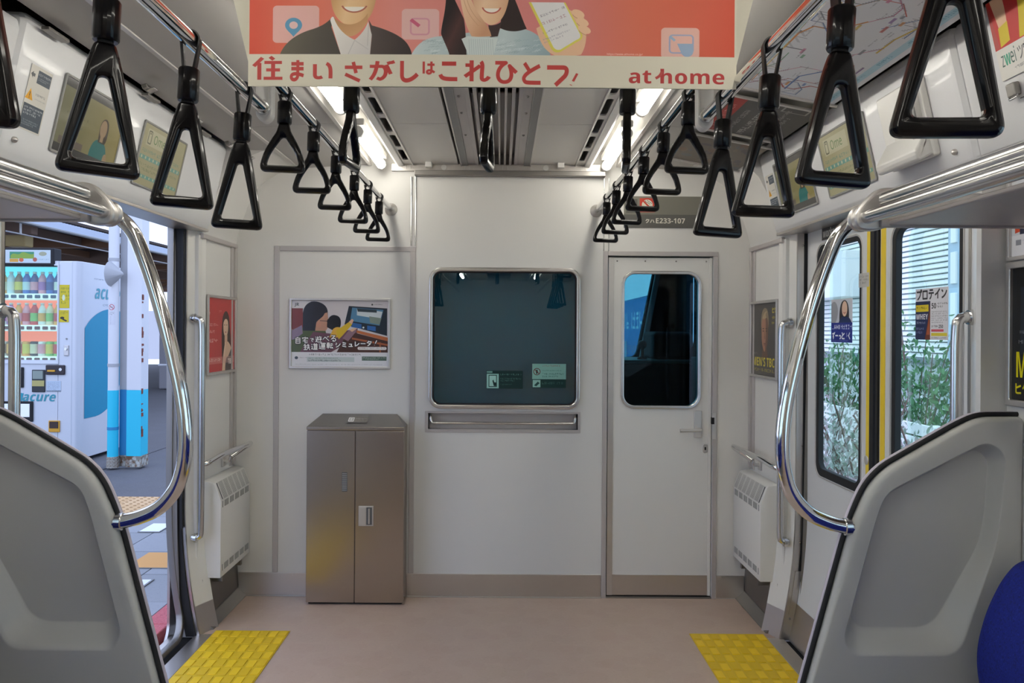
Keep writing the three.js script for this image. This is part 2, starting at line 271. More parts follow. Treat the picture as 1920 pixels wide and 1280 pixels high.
// ceiling: flat panels, slotted strips, lamp troughs, coves
const ceiling = struct('ceiling');
{
  const joints = [END, -3.27, -1.37, 0.53, 2.43, REAR];
  for (let i = 0; i < joints.length - 1; i++) {
    const a = joints[i] + 0.0015, b = joints[i + 1] - 0.0015;
    for (const s of [-1, 1]) {
      struct('ceiling_panel', box(s * 0.19, s * 0.43, 2.298, 2.33, a, b, 0.001), M.ceil, ceiling);
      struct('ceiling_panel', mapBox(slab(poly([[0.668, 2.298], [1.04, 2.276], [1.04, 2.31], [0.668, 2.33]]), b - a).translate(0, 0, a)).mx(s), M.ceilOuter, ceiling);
    }
  }
  const L = REAR - END;
  for (const s of [-1, 1]) {
    const st = poly([[0, 0], [0.046, 0], [0.046, L], [0, L]]);
    for (let d = 0.12; d < 4.2; d += 0.28) st.holes.push(rr(0.028, 0.225, 0.013, 0.022, d + 0.11, THREE.Path));
    const g = slab(st, 0.006).rotateX(PI / 2).translate(s > 0 ? 0.431 : -0.477, 2.304, END);
    struct('slot_strip', mapBox(g), M.ceil, ceiling);
    struct('slot_duct', box(s * 0.431, s * 0.477, 2.40, 2.41, END, REAR, 0), M.dark, ceiling);
    struct('duct_side', box(s * 0.431, s * 0.434, 2.305, 2.40, END, REAR, 0), M.dark, ceiling);
    struct('edge_bead', box(s * 0.427, s * 0.434, 2.290, 2.300, END, REAR, 0.002), M.alu, ceiling);
    struct('lamp_rail', mapBox(slab(roundPoly([[0.478, 2.288], [0.506, 2.284], [0.523, 2.300], [0.523, 2.38], [0.478, 2.41]], 0.004), L).translate(0, 0, END)).mx(s), M.whiteGloss, ceiling);
    struct('trough_top', box(s * 0.52, s * 0.67, 2.38, 2.39, END, REAR, 0), M.whiteGloss, ceiling);
    struct('trough_side', mapBox(slab(roundPoly([[0.650, 2.292], [0.668, 2.290], [0.672, 2.39], [0.664, 2.39]], 0.003), L).translate(0, 0, END)).mx(s), M.alu, ceiling);
    const cove = [[1.04, 2.276], [1.10, 2.264], [1.156, 2.242], [1.215, 2.206], [1.264, 2.160], [1.305, 2.085], [1.330, 2.01], [1.352, 1.94], [1.372, 1.86]];
    const coveAt = (pts, z0, z1, m = M.white) => struct('ceiling_cove', mapBox(toCreasedNormals(slab(poly(pts), z1 - z0).translate(0, 0, z0).mx(s), 0.6)), m, ceiling);
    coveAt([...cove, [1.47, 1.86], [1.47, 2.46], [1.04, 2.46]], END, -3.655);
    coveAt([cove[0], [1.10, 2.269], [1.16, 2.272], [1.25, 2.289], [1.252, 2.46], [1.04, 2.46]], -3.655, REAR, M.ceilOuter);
    struct('cove_bead', mapBox(slab(roundPoly([[1.030, 2.272], [1.046, 2.270], [1.046, 2.28], [1.030, 2.28]], 0.002), L).translate(0, 0, END)).mx(s), M.alu, ceiling);
  }
  struct('roof_void', box(-1.5, 1.5, 2.46, 2.5, END - 0.06, REAR, 0), M.dark, ceiling);
}
struct('wall_back', box(-1.5, 1.5, -0.05, 2.46, REAR, REAR + 0.06, 0), M.white);
// line-flow vent along the middle of the ceiling
{
  const v = thing('ceiling_vent', 'long slatted air vent running along the middle of the ceiling', 'air vent', [0.01, 2.29, -2.5]);
  for (const s of [-1, 1]) {
    W(v, 'side_rail', box(0.01 + s * 0.148, 0.01 + s * 0.182, 2.292, 2.33, END + 0.01, 1, 0.003), M.grey);
    W(v, 'inner_rail', box(0.01 + s * 0.105, 0.01 + s * 0.148, 2.298, 2.335, END + 0.01, 1, 0.003), M.trim);
    W(v, 'edge_bead', box(0.01 + s * 0.180, 0.01 + s * 0.186, 2.288, 2.30, END + 0.01, 1, 0.001), M.alu);
  }
  for (const [x, w] of [[-0.090, 0.018], [-0.060, 0.014], [-0.030, 0.010], [0.0, 0.008], [0.030, 0.008], [0.057, 0.010], [0.086, 0.013], [0.114, 0.018]]) W(v, 'slat', box(x - w / 2, x + w / 2, 2.296, 2.35, END + 0.02, 1, 0.002), M.trim);
  W(v, 'cover_plate', box(-0.095, 0.118, 2.352, 2.358, END + 0.02, -3.02, 0), M.trim);
  W(v, 'dark_opening', box(-0.095, 0.118, 2.42, 2.425, -3.02, 1, 0), M.dark);
  for (const x of [-0.121, 0.138]) for (const z of [-2.88, -3.10, -3.45]) W(v, 'screw', new THREE.SphereGeometry(0.006, 10, 6).translate(x, 2.297, z), M.steelDark);
  for (const x of [-0.342, 0.351]) one('ceiling_sensor', box(x - 0.017, x + 0.017, 2.272, 2.298, END + 0.05, END + 0.085, 0.002), M.whiteGloss, x < 0 ? 'small white square block on the ceiling near the open door side' : 'small white square block on the ceiling above the cab door side', 'sensor');
}
// lamps in the troughs
const lampSpots = [[-4.04, -3.36], [-3.02, -1.84], [-1.46, -0.28], [0.1, 1.28], [1.66, 2.84], [3.2, 4.4]];
for (const s of [-1, 1]) lampSpots.forEach(([a, b], i) => {
  const sideWord = s < 0 ? 'open door' : 'closed door';
  const t = thing('ceiling_lamp', i === 0 ? `bright tube lamp against the end wall on the ${sideWord} side` : i === 1 ? `bright tube lamp behind the hanging poster on the ${sideWord} side` : `tube lamp above the seats on the ${sideWord} side, ${['', '', 'next to', 'one beyond', 'two beyond', 'farthest from'][i]} the hanging poster`, 'lamp', [s * 0.59, 2.30, (a + b) / 2], i > 1 ? `lamps over the seats, ${sideWord} side` : undefined);
  const h = (b - a) / 2;
  part(t, 'tube', new THREE.CylinderGeometry(0.023, 0.023, 2 * h - 0.04, 20).rotateX(PI / 2).translate(0, -0.014, 0), std(lin(0.9, 0.9, 0.88), 0.4, 0, { emissive: LAMP.color, emissiveIntensity: LAMP.glow }));
  part(t, 'base', new RoundedBoxGeometry(0.055, 0.03, 2 * h, 2, 0.006).translate(0, 0.03, 0), M.whiteGloss);
  for (const e of [-1, 1]) part(t, 'end_cap', new THREE.CylinderGeometry(0.025, 0.025, 0.035, 20).rotateX(PI / 2).translate(0, -0.014, e * (h - 0.017)), M.whiteGloss);
  for (const e of [-1, 1]) { const a = e * 0.62, l = new THREE.RectAreaLight(LAMP.color, LAMP.light, 2 * h - 0.05, 0.034); l.position.set(Math.sin(a) * 0.026, -0.014 - Math.cos(a) * 0.026, 0); l.castShadow = true; t.add(l); l.lookAt(l.position.clone().add(t.position).add(V3(-Math.sin(a), Math.cos(a), 0))); }
});
// body sides
const sideWord = { '-1': 'left', 1: 'right' };
for (const s of [-1, 1]) {
  const wall = struct(`wall_${sideWord[s]}`);
  const tall = (x0, x1, y0, y1, z0, z1, m, name) => W(wall, name, mapBox(bend(box(s * x0, s * x1, y0, y1, z0, z1, 0, 30), s)), m);
  // front bay between the end wall and the doorway
  W(wall, 'wall_panel', box(s * 1.376, s * 1.47, 0.2, 1.86, END, -3.60, 0.002), M.white);
  W(wall, 'cornice_strip', box(s * 1.36, s * 1.38, 1.845, 1.868, END, -3.62, 0.004), M.trim);
  W(wall, 'corner_strip', box(s * 1.362, s * 1.378, 0.70, 1.86, END, END + 0.022, 0.004), M.trim);
  W(wall, 'panel_strip', box(s * 1.368, s * 1.378, 0.70, 1.86, -4.02, -4.045, 0.003), M.trim);
  W(wall, 'lower_panel', mapBox(slab(poly([[1.345, 0.02], [1.355, 0.235], [1.46, 0.235], [1.46, 0.02]]), 0.47).translate(0, 0, END)).mx(s), M.steelDark);
  W(wall, 'lower_cove', mapBox(slab(roundPoly([[1.295, 0.0], [1.318, 0.018], [1.348, 0.05], [1.36, 0.0]], 0.012), 0.47).translate(0, 0, END)).mx(s), M.steelDark);
  // the wall above the seats
  const pan = poly([[-2.125, 0], [REAR, 0], [REAR, 1.95], [-2.125, 1.95]]); pan.holes.push(rr(2.3, 0.80, 0.06, -0.1, 1.32, THREE.Path));
  W(wall, 'wall_panel', mapBox(slab(pan, 0.03).rotateY(-PI / 2).translate(s > 0 ? 1.475 : -1.445, 0, 0)), M.white);
  const wn = struct(`window_${s < 0 ? 2 : 3}`); wn.position.set(s * 1.445, 1.32, -0.1);
  part(wn, 'window_frame', ring(2.34, 0.84, 0.07, 0.03, 0.04, 0.004).rotateY(s > 0 ? -PI / 2 : PI / 2), M.alu);
  part(wn, 'window_pane', slab(rr(2.29, 0.79, 0.05), 0.0005).rotateY(-PI / 2).translate(s * 0.02, 0, 0), M.glass);
  // pillars either side of the doorway; beyond z = -0.7 the side is plain
  const pillar = (zDoor, zBay, near) => {
    const d = Math.sign(zBay - zDoor), n = [[1.412, zDoor], [1.366, zBay - d * 0.012], [1.372, zBay], [1.465, zBay], [1.465, zDoor]];
    const build = (y0, y1, seg) => {
      const rows = [], k = n.length;
      const pos = [], idx = [];
      for (let i = 0; i <= seg; i++) { const y = y0 + (y1 - y0) * i / seg; for (const [x, z] of n) pos.push(s * (x - tuck(y)), y, z); }
      for (let i = 0; i < seg; i++) for (let j = 0; j < k; j++) { const a = i * k + j, b = i * k + (j + 1) % k, c = a + k, e = b + k; (s * d < 0) ? idx.push(a, c, b, b, c, e) : idx.push(a, b, c, b, e, c); }
      const g = new THREE.BufferGeometry(); g.setAttribute('position', new THREE.Float32BufferAttribute(pos, 3)); g.setAttribute('uv', new THREE.Float32BufferAttribute(new Float32Array(pos.length / 3 * 2), 2)); g.setIndex(idx); g.computeVertexNormals();
      return mapBox(toCreasedNormals(g, 0.4));
    };
    W(wall, 'door_pillar', build(0.13, 1.90, 24), M.whiteGloss);
    W(wall, 'pillar_kick', build(0, 0.13, 6), M.steel);
    // stainless jamb facing the doorway, with its screws
    const j = tall(1.410, 1.462, 0, 1.90, zDoor, zDoor - d * 0.012, M.steelUp, 'door_jamb');
    for (const y of [0.1, 0.45, 0.9, 1.45, 1.82]) W(j, 'screw', new THREE.SphereGeometry(0.005, 8, 6).translate(s * (1.435 - tuck(y)), y, zDoor - d * 0.013), M.steelDark);
  };
  pillar(-3.555, -3.675, false); pillar(-2.235, -2.125, true);
  // sill
  W(wall, 'door_sill', box(s * 1.285, s * 1.36, -0.02, 0.004, -3.56, -2.22, 0.002), M.steel);
  W(wall, 'sill_groove', box(s * 1.36, s * 1.42, -0.04, -0.012, -3.56, -2.22, 0), M.dark);
  W(wall, 'outer_sill', box(s * 1.42, s * 1.475, -0.03, 0.0, -3.56, -2.22, 0.002), M.alu);
  // outer skin round the doorway, rounded at its corners
  const cut = (sh, S = THREE.Shape) => { const p = sh.getPoints(10), o = []; p.forEach((a, i) => { const b = p[(i + 1) % p.length], k = Math.max(1, Math.ceil(a.distanceTo(b) / 0.06)); for (let j = 0; j < k; j++) o.push(a.clone().lerp(b, j / k)); }); return new S(o); };
  const skin = poly([[-4.2, -0.9], [REAR, -0.9], [REAR, 2.5], [-4.2, 2.5]]);
  skin.holes.push(rr(1.30, 2.02, 0.10, -2.89, 0.975, THREE.Path));
  skin.holes.push(rr(2.3, 0.80, 0.06, -0.1, 1.32, THREE.Path));
  const sk = slab(skin, 0.012, 0, 12).rotateY(-PI / 2).translate(s * 1.481 + 0.006, 0, 0);
  W(wall, 'outer_skin', mapBox(sk), M.steel);
  const fr = cut(rr(1.30, 1.975, 0.11, -2.89, 0.9925)); fr.holes.push(cut(rr(1.26, 1.935, 0.095, -2.89, 0.9925), THREE.Path));
  W(wall, 'doorway_frame', mapBox(bend(slab(fr, 0.03, 0.003, 12).rotateY(-PI / 2).translate(s * 1.474 + 0.015, 0, 0), s)), M.steelDark);
}

// ---------- doors ----------
// sliding leaf: z0 is its far edge; flat above 0.62 m, drawn in below
function leaf(parent, s, z0, z1, meet) {
  const x = 1.455, up = poly([[z0, 0.62], [z1, 0.62], [z1, 1.93], [z0, 1.93]]), cz = (z0 + z1) / 2 + meet, cy = 1.297;
  up.holes.push(rr(0.425, 1.015, 0.055, cz, cy, THREE.Path));
  const turn = (g, dx = 0) => g.rotateY(-PI / 2).translate(s * x + (s > 0 ? 0.03 : 0) + dx, 0, 0);
  W(parent, 'door_leaf', join([mapBox(turn(slab(up, 0.03))), mapBox(bend(box(s * x, s * (x + 0.03), 0.16, 0.62, z0, z1, 0, 12), s))]), M.door);
  W(parent, 'kick_plate', mapBox(bend(box(s * (x - 0.002), s * (x + 0.03), 0, 0.17, z0, z1, 0, 6), s)), M.steel);
  const gk = rr(0.435, 1.025, 0.06, cz, cy); gk.holes.push(rr(0.382, 0.965, 0.04, cz, cy + 0.008, THREE.Path));
  W(parent, 'window_gasket', turn(slab(gk, 0.026, 0.004, 10), s > 0 ? -0.004 : -0.022 + 0.030), M.rubber);
  W(parent, 'window_pane', turn(slab(rr(0.39, 0.972, 0.04, cz, cy + 0.008), 0.0005), s * 0.02), M.glass);
  const ed = rr(0.442, 1.032, 0.063, cz, cy); ed.holes.push(rr(0.432, 1.022, 0.058, cz, cy, THREE.Path));
  W(parent, 'window_edge', turn(slab(ed, 0.006, 0.001, 10), s > 0 ? -0.027 : 0.003), M.alu);
}
{
  const d = struct('door_2');
  leaf(d, 1, -3.545, -2.905, 0.005); leaf(d, 1, -2.875, -2.235, -0.005);
  for (const z of [-2.905, -2.875]) W(d, 'meeting_rubber', mapBox(bend(box(1.446, 1.48, 0, 1.93, z - (z < -2.89 ? 0.016 : -0.001), z + (z < -2.89 ? -0.001 + 0.015 : 0.016), 0, 30), 1)), M.rubber);
  for (const [a, b] of [[-2.962, -2.928], [-2.852, -2.818]]) W(d, 'yellow_stripe', mapBox(bend(box(1.4535, 1.4555, 0.16, 1.93, a, b, 0, 30), 1)), M.stripe);
  W(d, 'edge_rubber', mapBox(bend(box(1.44, 1.47, 0.27, 1.88, -3.552, -3.54, 0, 26), 1)), M.rubber);
  W(d, 'edge_rubber', mapBox(bend(box(1.44, 1.47, 0.27, 1.88, -2.24, -2.228, 0, 26), 1)), M.rubber);
  W(d, 'lock_plate', mapBox(bend(box(1.425, 1.452, 0.12, 0.32, -3.543, -3.539, 0, 6), 1)), M.steelUp);
  for (const z of [-2.955, -2.80]) W(d, 'finger_pull', new THREE.SphereGeometry(0.018, 14, 8).scale(0.3, 1, 1).translate(1.453, 0.93, z), M.alu);
}
{ // open leaves, slid back into the side of the car
  const d = struct('door_3');
  leaf(d, -1, -4.17, -3.565, 0.0); leaf(d, -1, -2.215, -1.61, 0);
  for (const [a, b] of [[-3.575, -3.535], [-2.245, -2.205]]) W(d, 'edge_rubber', mapBox(bend(box(-1.424, -1.47, 0.0, 1.93, a, b, 0, 30), -1)), M.rubber);
  for (const z of [-3.528, -2.252]) W(d, 'slot_brush', mapBox(bend(box(-1.415, -1.424, 0.5, 1.88, z - 0.006, z + 0.006, 0, 24), -1)), M.rubber);
}
// cab door
{
  const d = struct('door_1'); d.position.set(0.891, 0, END);
  const s = poly([[-0.276, 0.013], [0.277, 0.013], [0.277, 1.814], [-0.276, 1.814]]);
  s.holes.push(rr(0.398, 0.705, 0.06, 0.006, 1.3755, THREE.Path));
  part(d, 'door_leaf', mapBox(slab(s, 0.035, 0.002).translate(0, 0, -0.045)), M.white);
  part(d, 'window_frame', at(ring(0.428, 0.735, 0.075, 0.018, 0.016, 0.005), 0.006, 1.3755, -0.012), M.silver);
  part(d, 'window_pane', slab(rr(0.396, 0.703, 0.06, 0.006, 1.3755), 0.0005).translate(0, 0, -0.02), M.cabTint);
  part(d, 'kick_plate', box(-0.247, 0.26, 0.015, 0.122, -0.010, -0.006, 0.001), M.steel);
  part(d, 'edge_strip', box(-0.276, -0.247, 0.013, 1.814, -0.010, -0.005, 0.001), M.alu);
  part(d, 'edge_strip', box(0.262, 0.277, 0.013, 1.814, -0.010, -0.007, 0.001), M.white);
  for (const x of [-0.23, -0.08, 0.085, 0.245]) part(d, 'screw', new THREE.SphereGeometry(0.0045, 8, 6).translate(x, 1.795, -0.009), M.steelDark);
  const h = part(d, 'handle_plate', new RoundedBoxGeometry(0.043, 0.145, 0.012, 3, 0.005).translate(0.205, 0.928, -0.005), M.alu);
  part(h, 'lever', pipe([[0.212, 0.902, 0.0], [0.212, 0.902, 0.045], [0.10, 0.898, 0.045]], 0.0095, 0.015), M.alu);
  const k = part(d, 'lock_plate', slab(rr(0.026, 0.05, 0.012, 0.246, 0.798), 0.006, 0.002).translate(0, 0, -0.010), M.steel);
  part(k, 'keyhole', box(0.242, 0.250, 0.79, 0.806, -0.005, -0.003, 0.001), M.dark);
  struct('door_stop', box(0.585, 0.61, 0, 1.846, END, END + 0.007, 0.002), M.trim, d).position.set(-0.891, 0, -END);
  struct('door_frame', box(0.61, 1.196, 1.822, 1.846, END, END + 0.007, 0.002), M.trim, d).position.set(-0.891, 0, -END);
  struct('door_frame', box(1.172, 1.196, 0, 1.822, END, END + 0.007, 0.002), M.trim, d).position.set(-0.891, 0, -END);
  struct('strike_plate', box(1.168, 1.19, 0.85, 0.99, END + 0.004, END + 0.010, 0.001), M.alu, d).position.set(-0.891, 0, -END);
  struct('strike_gap', box(1.166, 1.18, 0.93, 0.965, END - 0.02, END + 0.012, 0.001), M.dark, d).position.set(-0.891, 0, -END);
  struct('threshold', box(0.61, 1.172, -0.01, 0.008, END - 0.05, END + 0.004, 0.001), M.steelDark, d).position.set(-0.891, 0, -END);
}
// driver's cab beyond: dark shell, windscreen, side window, desk
{
  const cab = struct('wall_cab'), z = -6.0, cm = std(lin(0.016, 0.020, 0.026), 0.9);
  W(cab, 'floor_panel', box(-1.45, 1.45, -0.05, 0, z, -4.16, 0), cm); W(cab, 'roof_panel', box(-1.45, 1.45, 2.2, 2.25, z, -4.16, 0), cm);
  W(cab, 'side_panel', box(-1.45, -1.40, 0, 2.2, z, -4.16, 0), cm);
  const sd = poly([[z, 0], [-4.16, 0], [-4.16, 2.2], [z, 2.2]]); sd.holes.push(rr(0.22, 0.62, 0.06, -5.52, 1.62, THREE.Path));
  W(cab, 'side_panel', slab(sd, 0.05).rotateY(-PI / 2).translate(1.45, 0, 0), cm);
  const fs = poly([[-1.45, 0], [1.45, 0], [1.45, 2.2], [-1.45, 2.2]]);
  fs.holes.push(roundPoly([[-1.2, 1.22], [1.10, 1.22], [1.27, 2.08], [-1.2, 2.08]], 0.06, THREE.Path));
  W(cab, 'front_panel', slab(fs, 0.06).translate(0, 0, z - 0.06), cm);
  W(cab, 'windscreen_pane', slab(roundPoly([[-1.2, 1.22], [1.10, 1.22], [1.27, 2.08], [-1.2, 2.08]], 0.06), 0.0005).translate(0, 0, z - 0.02), M.glass);
  W(cab, 'screen_pillar', rod([1.135, 1.20, z + 0.03], [1.30, 2.1, z + 0.03], 0.022), std(lin(0.5, 0.52, 0.52), 0.5));
  W(cab, 'partition_back', box(-1.45, 0.5, 0, 2.2, -4.24, -4.23, 0), cm);
  W(cab, 'door_lintel', box(0.5, 1.3, 1.80, 2.2, -4.20, -4.165, 0), cm);
  const desk = thing('driver_desk', 'dark driving desk seen through the cab door window', 'desk', [0.7, 0, -5.6]);
  W(desk, 'cabinet', box(-0.2, 1.40, 0, 1.20, -5.95, -5.35, 0.02), std(lin(0.02, 0.024, 0.03), 0.7));
  W(desk, 'desk_top', box(-0.22, 1.40, 1.20, 1.222, -5.98, -5.30, 0.008), std(lin(0.16, 0.24, 0.22), 0.5));
  W(desk, 'instrument_hood', box(1.13, 1.40, 1.222, 1.42, -5.9, -5.45, 0.03), std(lin(0.012, 0.014, 0.018), 0.8));
  W(desk, 'side_console', box(1.28, 1.40, 0.9, 1.26, -5.0, -4.5, 0.01), std(lin(0.06, 0.09, 0.1), 0.6));
  const knob = one('control_lever', join([lathe([[0.0001, 0], [0.035, 0], [0.035, 0.012], [0.012, 0.02], [0.010, 0.07], [0.028, 0.085], [0.033, 0.105], [0.024, 0.128], [0.0001, 0.135]]).translate(1.055, 1.2225, -5.5)]), M.black, 'small black control lever standing on the driving desk', 'lever');
}

// ---------- hand rails, straps ----------
const XB = 0.547, YF = 2.06;
for (const s of [-1, 1]) {
  const w = s < 0 ? 'open-door' : 'closed-door';
  const YN = s < 0 ? 1.964 : 1.951;
  const a = thing('strap_rail', `polished steel strap rail over the seats on the ${w} side, ending beside the hanging poster`, 'rail', [s * XB, YN, -1]);
  W(a, 'bar', rod([s * XB, YN, 2.5], [s * XB, YN, -1.90], 0.0145), M.chrome);
  const br = roundPoly([[-0.022, 0.335], [0.022, 0.335], [0.020, -0.02], [0.0, -0.036], [-0.020, -0.02]], 0.018);
  W(a, 'bracket', slab(br, 0.04, 0.008).translate(s * XB, YN, -1.935), M.whiteGloss);
  W(a, 'bar_socket', new THREE.CylinderGeometry(0.0175, 0.0175, 0.012, 20).rotateX(PI / 2).translate(s * XB, YN, -1.89), M.chromeSoft);
  const b = thing('strap_rail', `polished steel strap rail near the doorway on the ${w} side, running to the end wall`, 'rail', [s * XB, YF, -3]);
  W(b, 'bar', rod([s * XB, YF, -1.96], [s * XB, YF, END], 0.0145), M.chrome);
  W(b, 'flange', lathe([[0.0145, 0.03], [0.02, 0.028], [0.022, 0.012], [0.032, 0.008], [0.034, 0], [0.0001, 0]]).rotateX(PI / 2).translate(s * XB, YF, END), M.alu);
  W(b, 'hanger', box(s * XB - 0.012, s * XB + 0.012, YF + 0.01, 2.30, -1.985, -1.961, 0.005), M.alu);
}
{
  const c = thing('cross_rail', 'steel cross rail hidden behind the hanging poster', 'rail', [0, 2.02, -1.83]);
  W(c, 'bar', rod([-XB, 2.02, -1.83], [XB, 2.02, -1.83], 0.0145), M.chrome);
  for (const s of [-1, 1]) W(c, 'socket', new THREE.CylinderGeometry(0.02, 0.02, 0.03, 16).rotateZ(PI / 2).translate(s * (XB - 0.015), 2.02, -1.83), M.alu);
}
const loop = (gap, z) => {   // leather strap looped round the bar
  const p = [[0.0115, -gap]], q = [];
  for (let i = 0; i <= 14; i++) { const a = PI * i / 14; p.push([0.0185 * Math.cos(a), 0.0185 * Math.sin(a)]); q.push([0.0150 * Math.cos(a), 0.0150 * Math.sin(a)]); }
  p.push([-0.0115, -gap], [-0.0065, -gap]); q.reverse(); p.push(...q, [0.0065, -gap]);
  const o = poly(p);
  return slab(o, z, 0.0008).translate(0, 0, -z / 2);
};
const sleeve = (r, h) => toCreasedNormals(lathe([[0.0001, 0], [r * 0.9, 0], [r, 0.003], [r, h - 0.003], [r * 0.9, h], [0.0001, h]], 22), 0.7);
const handleNear = (() => {
  const o = roundPoly([[-0.0595, -0.200], [0.0595, -0.200], [0.0235, -0.030], [0.014, 0.0], [-0.014, 0.0], [-0.0235, -0.030]], [0.017, 0.017, 0.03, 0.008, 0.008, 0.03]);
  o.holes.push(roundPoly([[-0.0375, -0.178], [0.0375, -0.178], [0.006, -0.052], [-0.006, -0.052]], [0.009, 0.009, 0.006, 0.006], THREE.Path));
  return toCreasedNormals(slab(o, 0.021, 0.0075, 10).translate(0, 0, -0.0105), 0.9);
})();
const handleFar = (() => {
  const o = new THREE.Shape(); o.moveTo(-0.044, -0.134); o.lineTo(0.044, -0.134); o.quadraticCurveTo(0.062, -0.134, 0.060, -0.114); o.bezierCurveTo(0.054, -0.075, 0.034, -0.050, 0.019, -0.022); o.lineTo(0.013, 0); o.lineTo(-0.013, 0); o.lineTo(-0.019, -0.022); o.bezierCurveTo(-0.034, -0.050, -0.054, -0.075, -0.060, -0.114); o.quadraticCurveTo(-0.062, -0.134, -0.044, -0.134);
  const h = new THREE.Path(); h.moveTo(-0.038, -0.115); h.lineTo(0.038, -0.115); h.quadraticCurveTo(0.044, -0.115, 0.042, -0.106); h.bezierCurveTo(0.036, -0.080, 0.020, -0.062, 0.008, -0.044); h.quadraticCurveTo(0, -0.036, -0.008, -0.044); h.bezierCurveTo(-0.020, -0.062, -0.036, -0.080, -0.042, -0.106); h.quadraticCurveTo(-0.044, -0.115, -0.038, -0.115);
  o.holes.push(h);
  return toCreasedNormals(slab(o, 0.019, 0.0065, 10).translate(0, 0, -0.0095), 0.9);
})();
function strap(near) {
  const o = new THREE.Group(), m = near ? { gap: 0.056, sl: 0.062, r: 0.0195, y: -0.118 } : { gap: 0.026, sl: 0.060, r: 0.0195, y: -0.082 };
  part(o, 'belt', loop(m.gap, 0.022), M.leather);
  part(o, 'sleeve', at(sleeve(m.r, m.sl), 0, -m.gap - m.sl + 0.002, 0), M.black);
  part(o, 'neck', new RoundedBoxGeometry(0.022, 0.02, 0.015, 2, 0.004).translate(0, m.y + 0.004, 0), M.leather);
  part(o, 'handle', at((near ? handleNear : handleFar).clone(), 0, m.y, 0), M.black);
  return o;
}
const strapNear = strap(true), strapFar = strap(false);
function hang(proto, x, y, z, turn, label, group, lean = -0.048) {
  const o = proto.clone(); o.name = numbered('hand_strap'); o.position.set(x, y, z); o.rotation.set(0, turn, lean, 'ZYX'); o.userData = { label, category: 'hand strap', group }; scene.add(o);
}
const nth = ['first', 'second', 'third', 'fourth', 'fifth', 'sixth'];
for (const s of [-1, 1]) {
  const w = s < 0 ? 'open-door' : 'closed-door';
  [1.757, 1.455, 1.153, 0.865].forEach((d, i) => hang(strapNear, s * XB, s < 0 ? 1.964 : 1.951, -(s > 0 ? d - 0.02 : d), s < 0 ? [0.1, 0.2, 0.52, 0.2][i] : [0.12, -0.14, 0.1, -0.22][i], `long triangular black strap, ${nth[i]} from the white bracket on the ${w} side rail`, 'long triangular straps over the seats'));
  [3.70, 3.39, 3.08, 2.74, 2.41, 2.09].forEach((d, i) => hang(strapFar, s * XB, YF, -(s > 0 ? d - 0.02 : d), rnd(-0.08, 0.08), `short rounded black strap, ${nth[i]} from the end wall on the ${w} side rail`, 'short rounded straps by the doorway', -0.03));
}
[[-0.315, 'below the hanging poster on the open-door side'], [0.012, 'below the middle of the hanging poster'], [0.343, 'below the hanging poster on the closed-door side']].forEach(([x, w]) => hang(strapFar, x, 2.02, -1.83, PI / 2 - 0.13, `black strap seen edge-on ${w}`, 'straps on the cross rail', -0.02));

// ---------- partitions at the seat ends, with grab poles, racks and benches ----------
const ZP = -2.05;
const outline = [[1.446, 0.10], [1.446, 1.196], [1.335, 1.195], [1.285, 1.172], [1.050, 1.036], [0.992, 0.905], [0.775, 0.10]];
const recessOut = [[1.385, 0.95], [1.398, 1.10], [1.345, 1.135], [1.075, 0.995], [1.050, 0.93], [0.962, 0.60], [0.985, 0.555], [1.275, 0.556], [1.372, 0.85]];
const recessIn = [[1.370, 0.93], [1.378, 1.075], [1.345, 1.105], [1.098, 0.975], [1.078, 0.92], [1.003, 0.655], [1.025, 0.617], [1.225, 0.617], [1.355, 0.845]];
function rayRing(shape, c, n) {
  const p = shape.getPoints(16), out = [];
  for (let i = 0; i < n; i++) {
    const a = (i / n) * 2 * PI, dx = Math.cos(a), dy = Math.sin(a); let best = 0;
    for (let j = 0; j < p.length; j++) {
      const A = p[j], B = p[(j + 1) % p.length], ex = B.x - A.x, ey = B.y - A.y, den = dx * ey - dy * ex; if (Math.abs(den) < 1e-12) continue;
      const t = ((A.x - c[0]) * ey - (A.y - c[1]) * ex) / den, u = ((A.x - c[0]) * dy - (A.y - c[1]) * dx) / den;
      if (u >= -1e-9 && u <= 1 + 1e-9 && t > best) best = t;
    }
    out.push([c[0] + dx * best, c[1] + dy * best]);
  }
  return out;
}
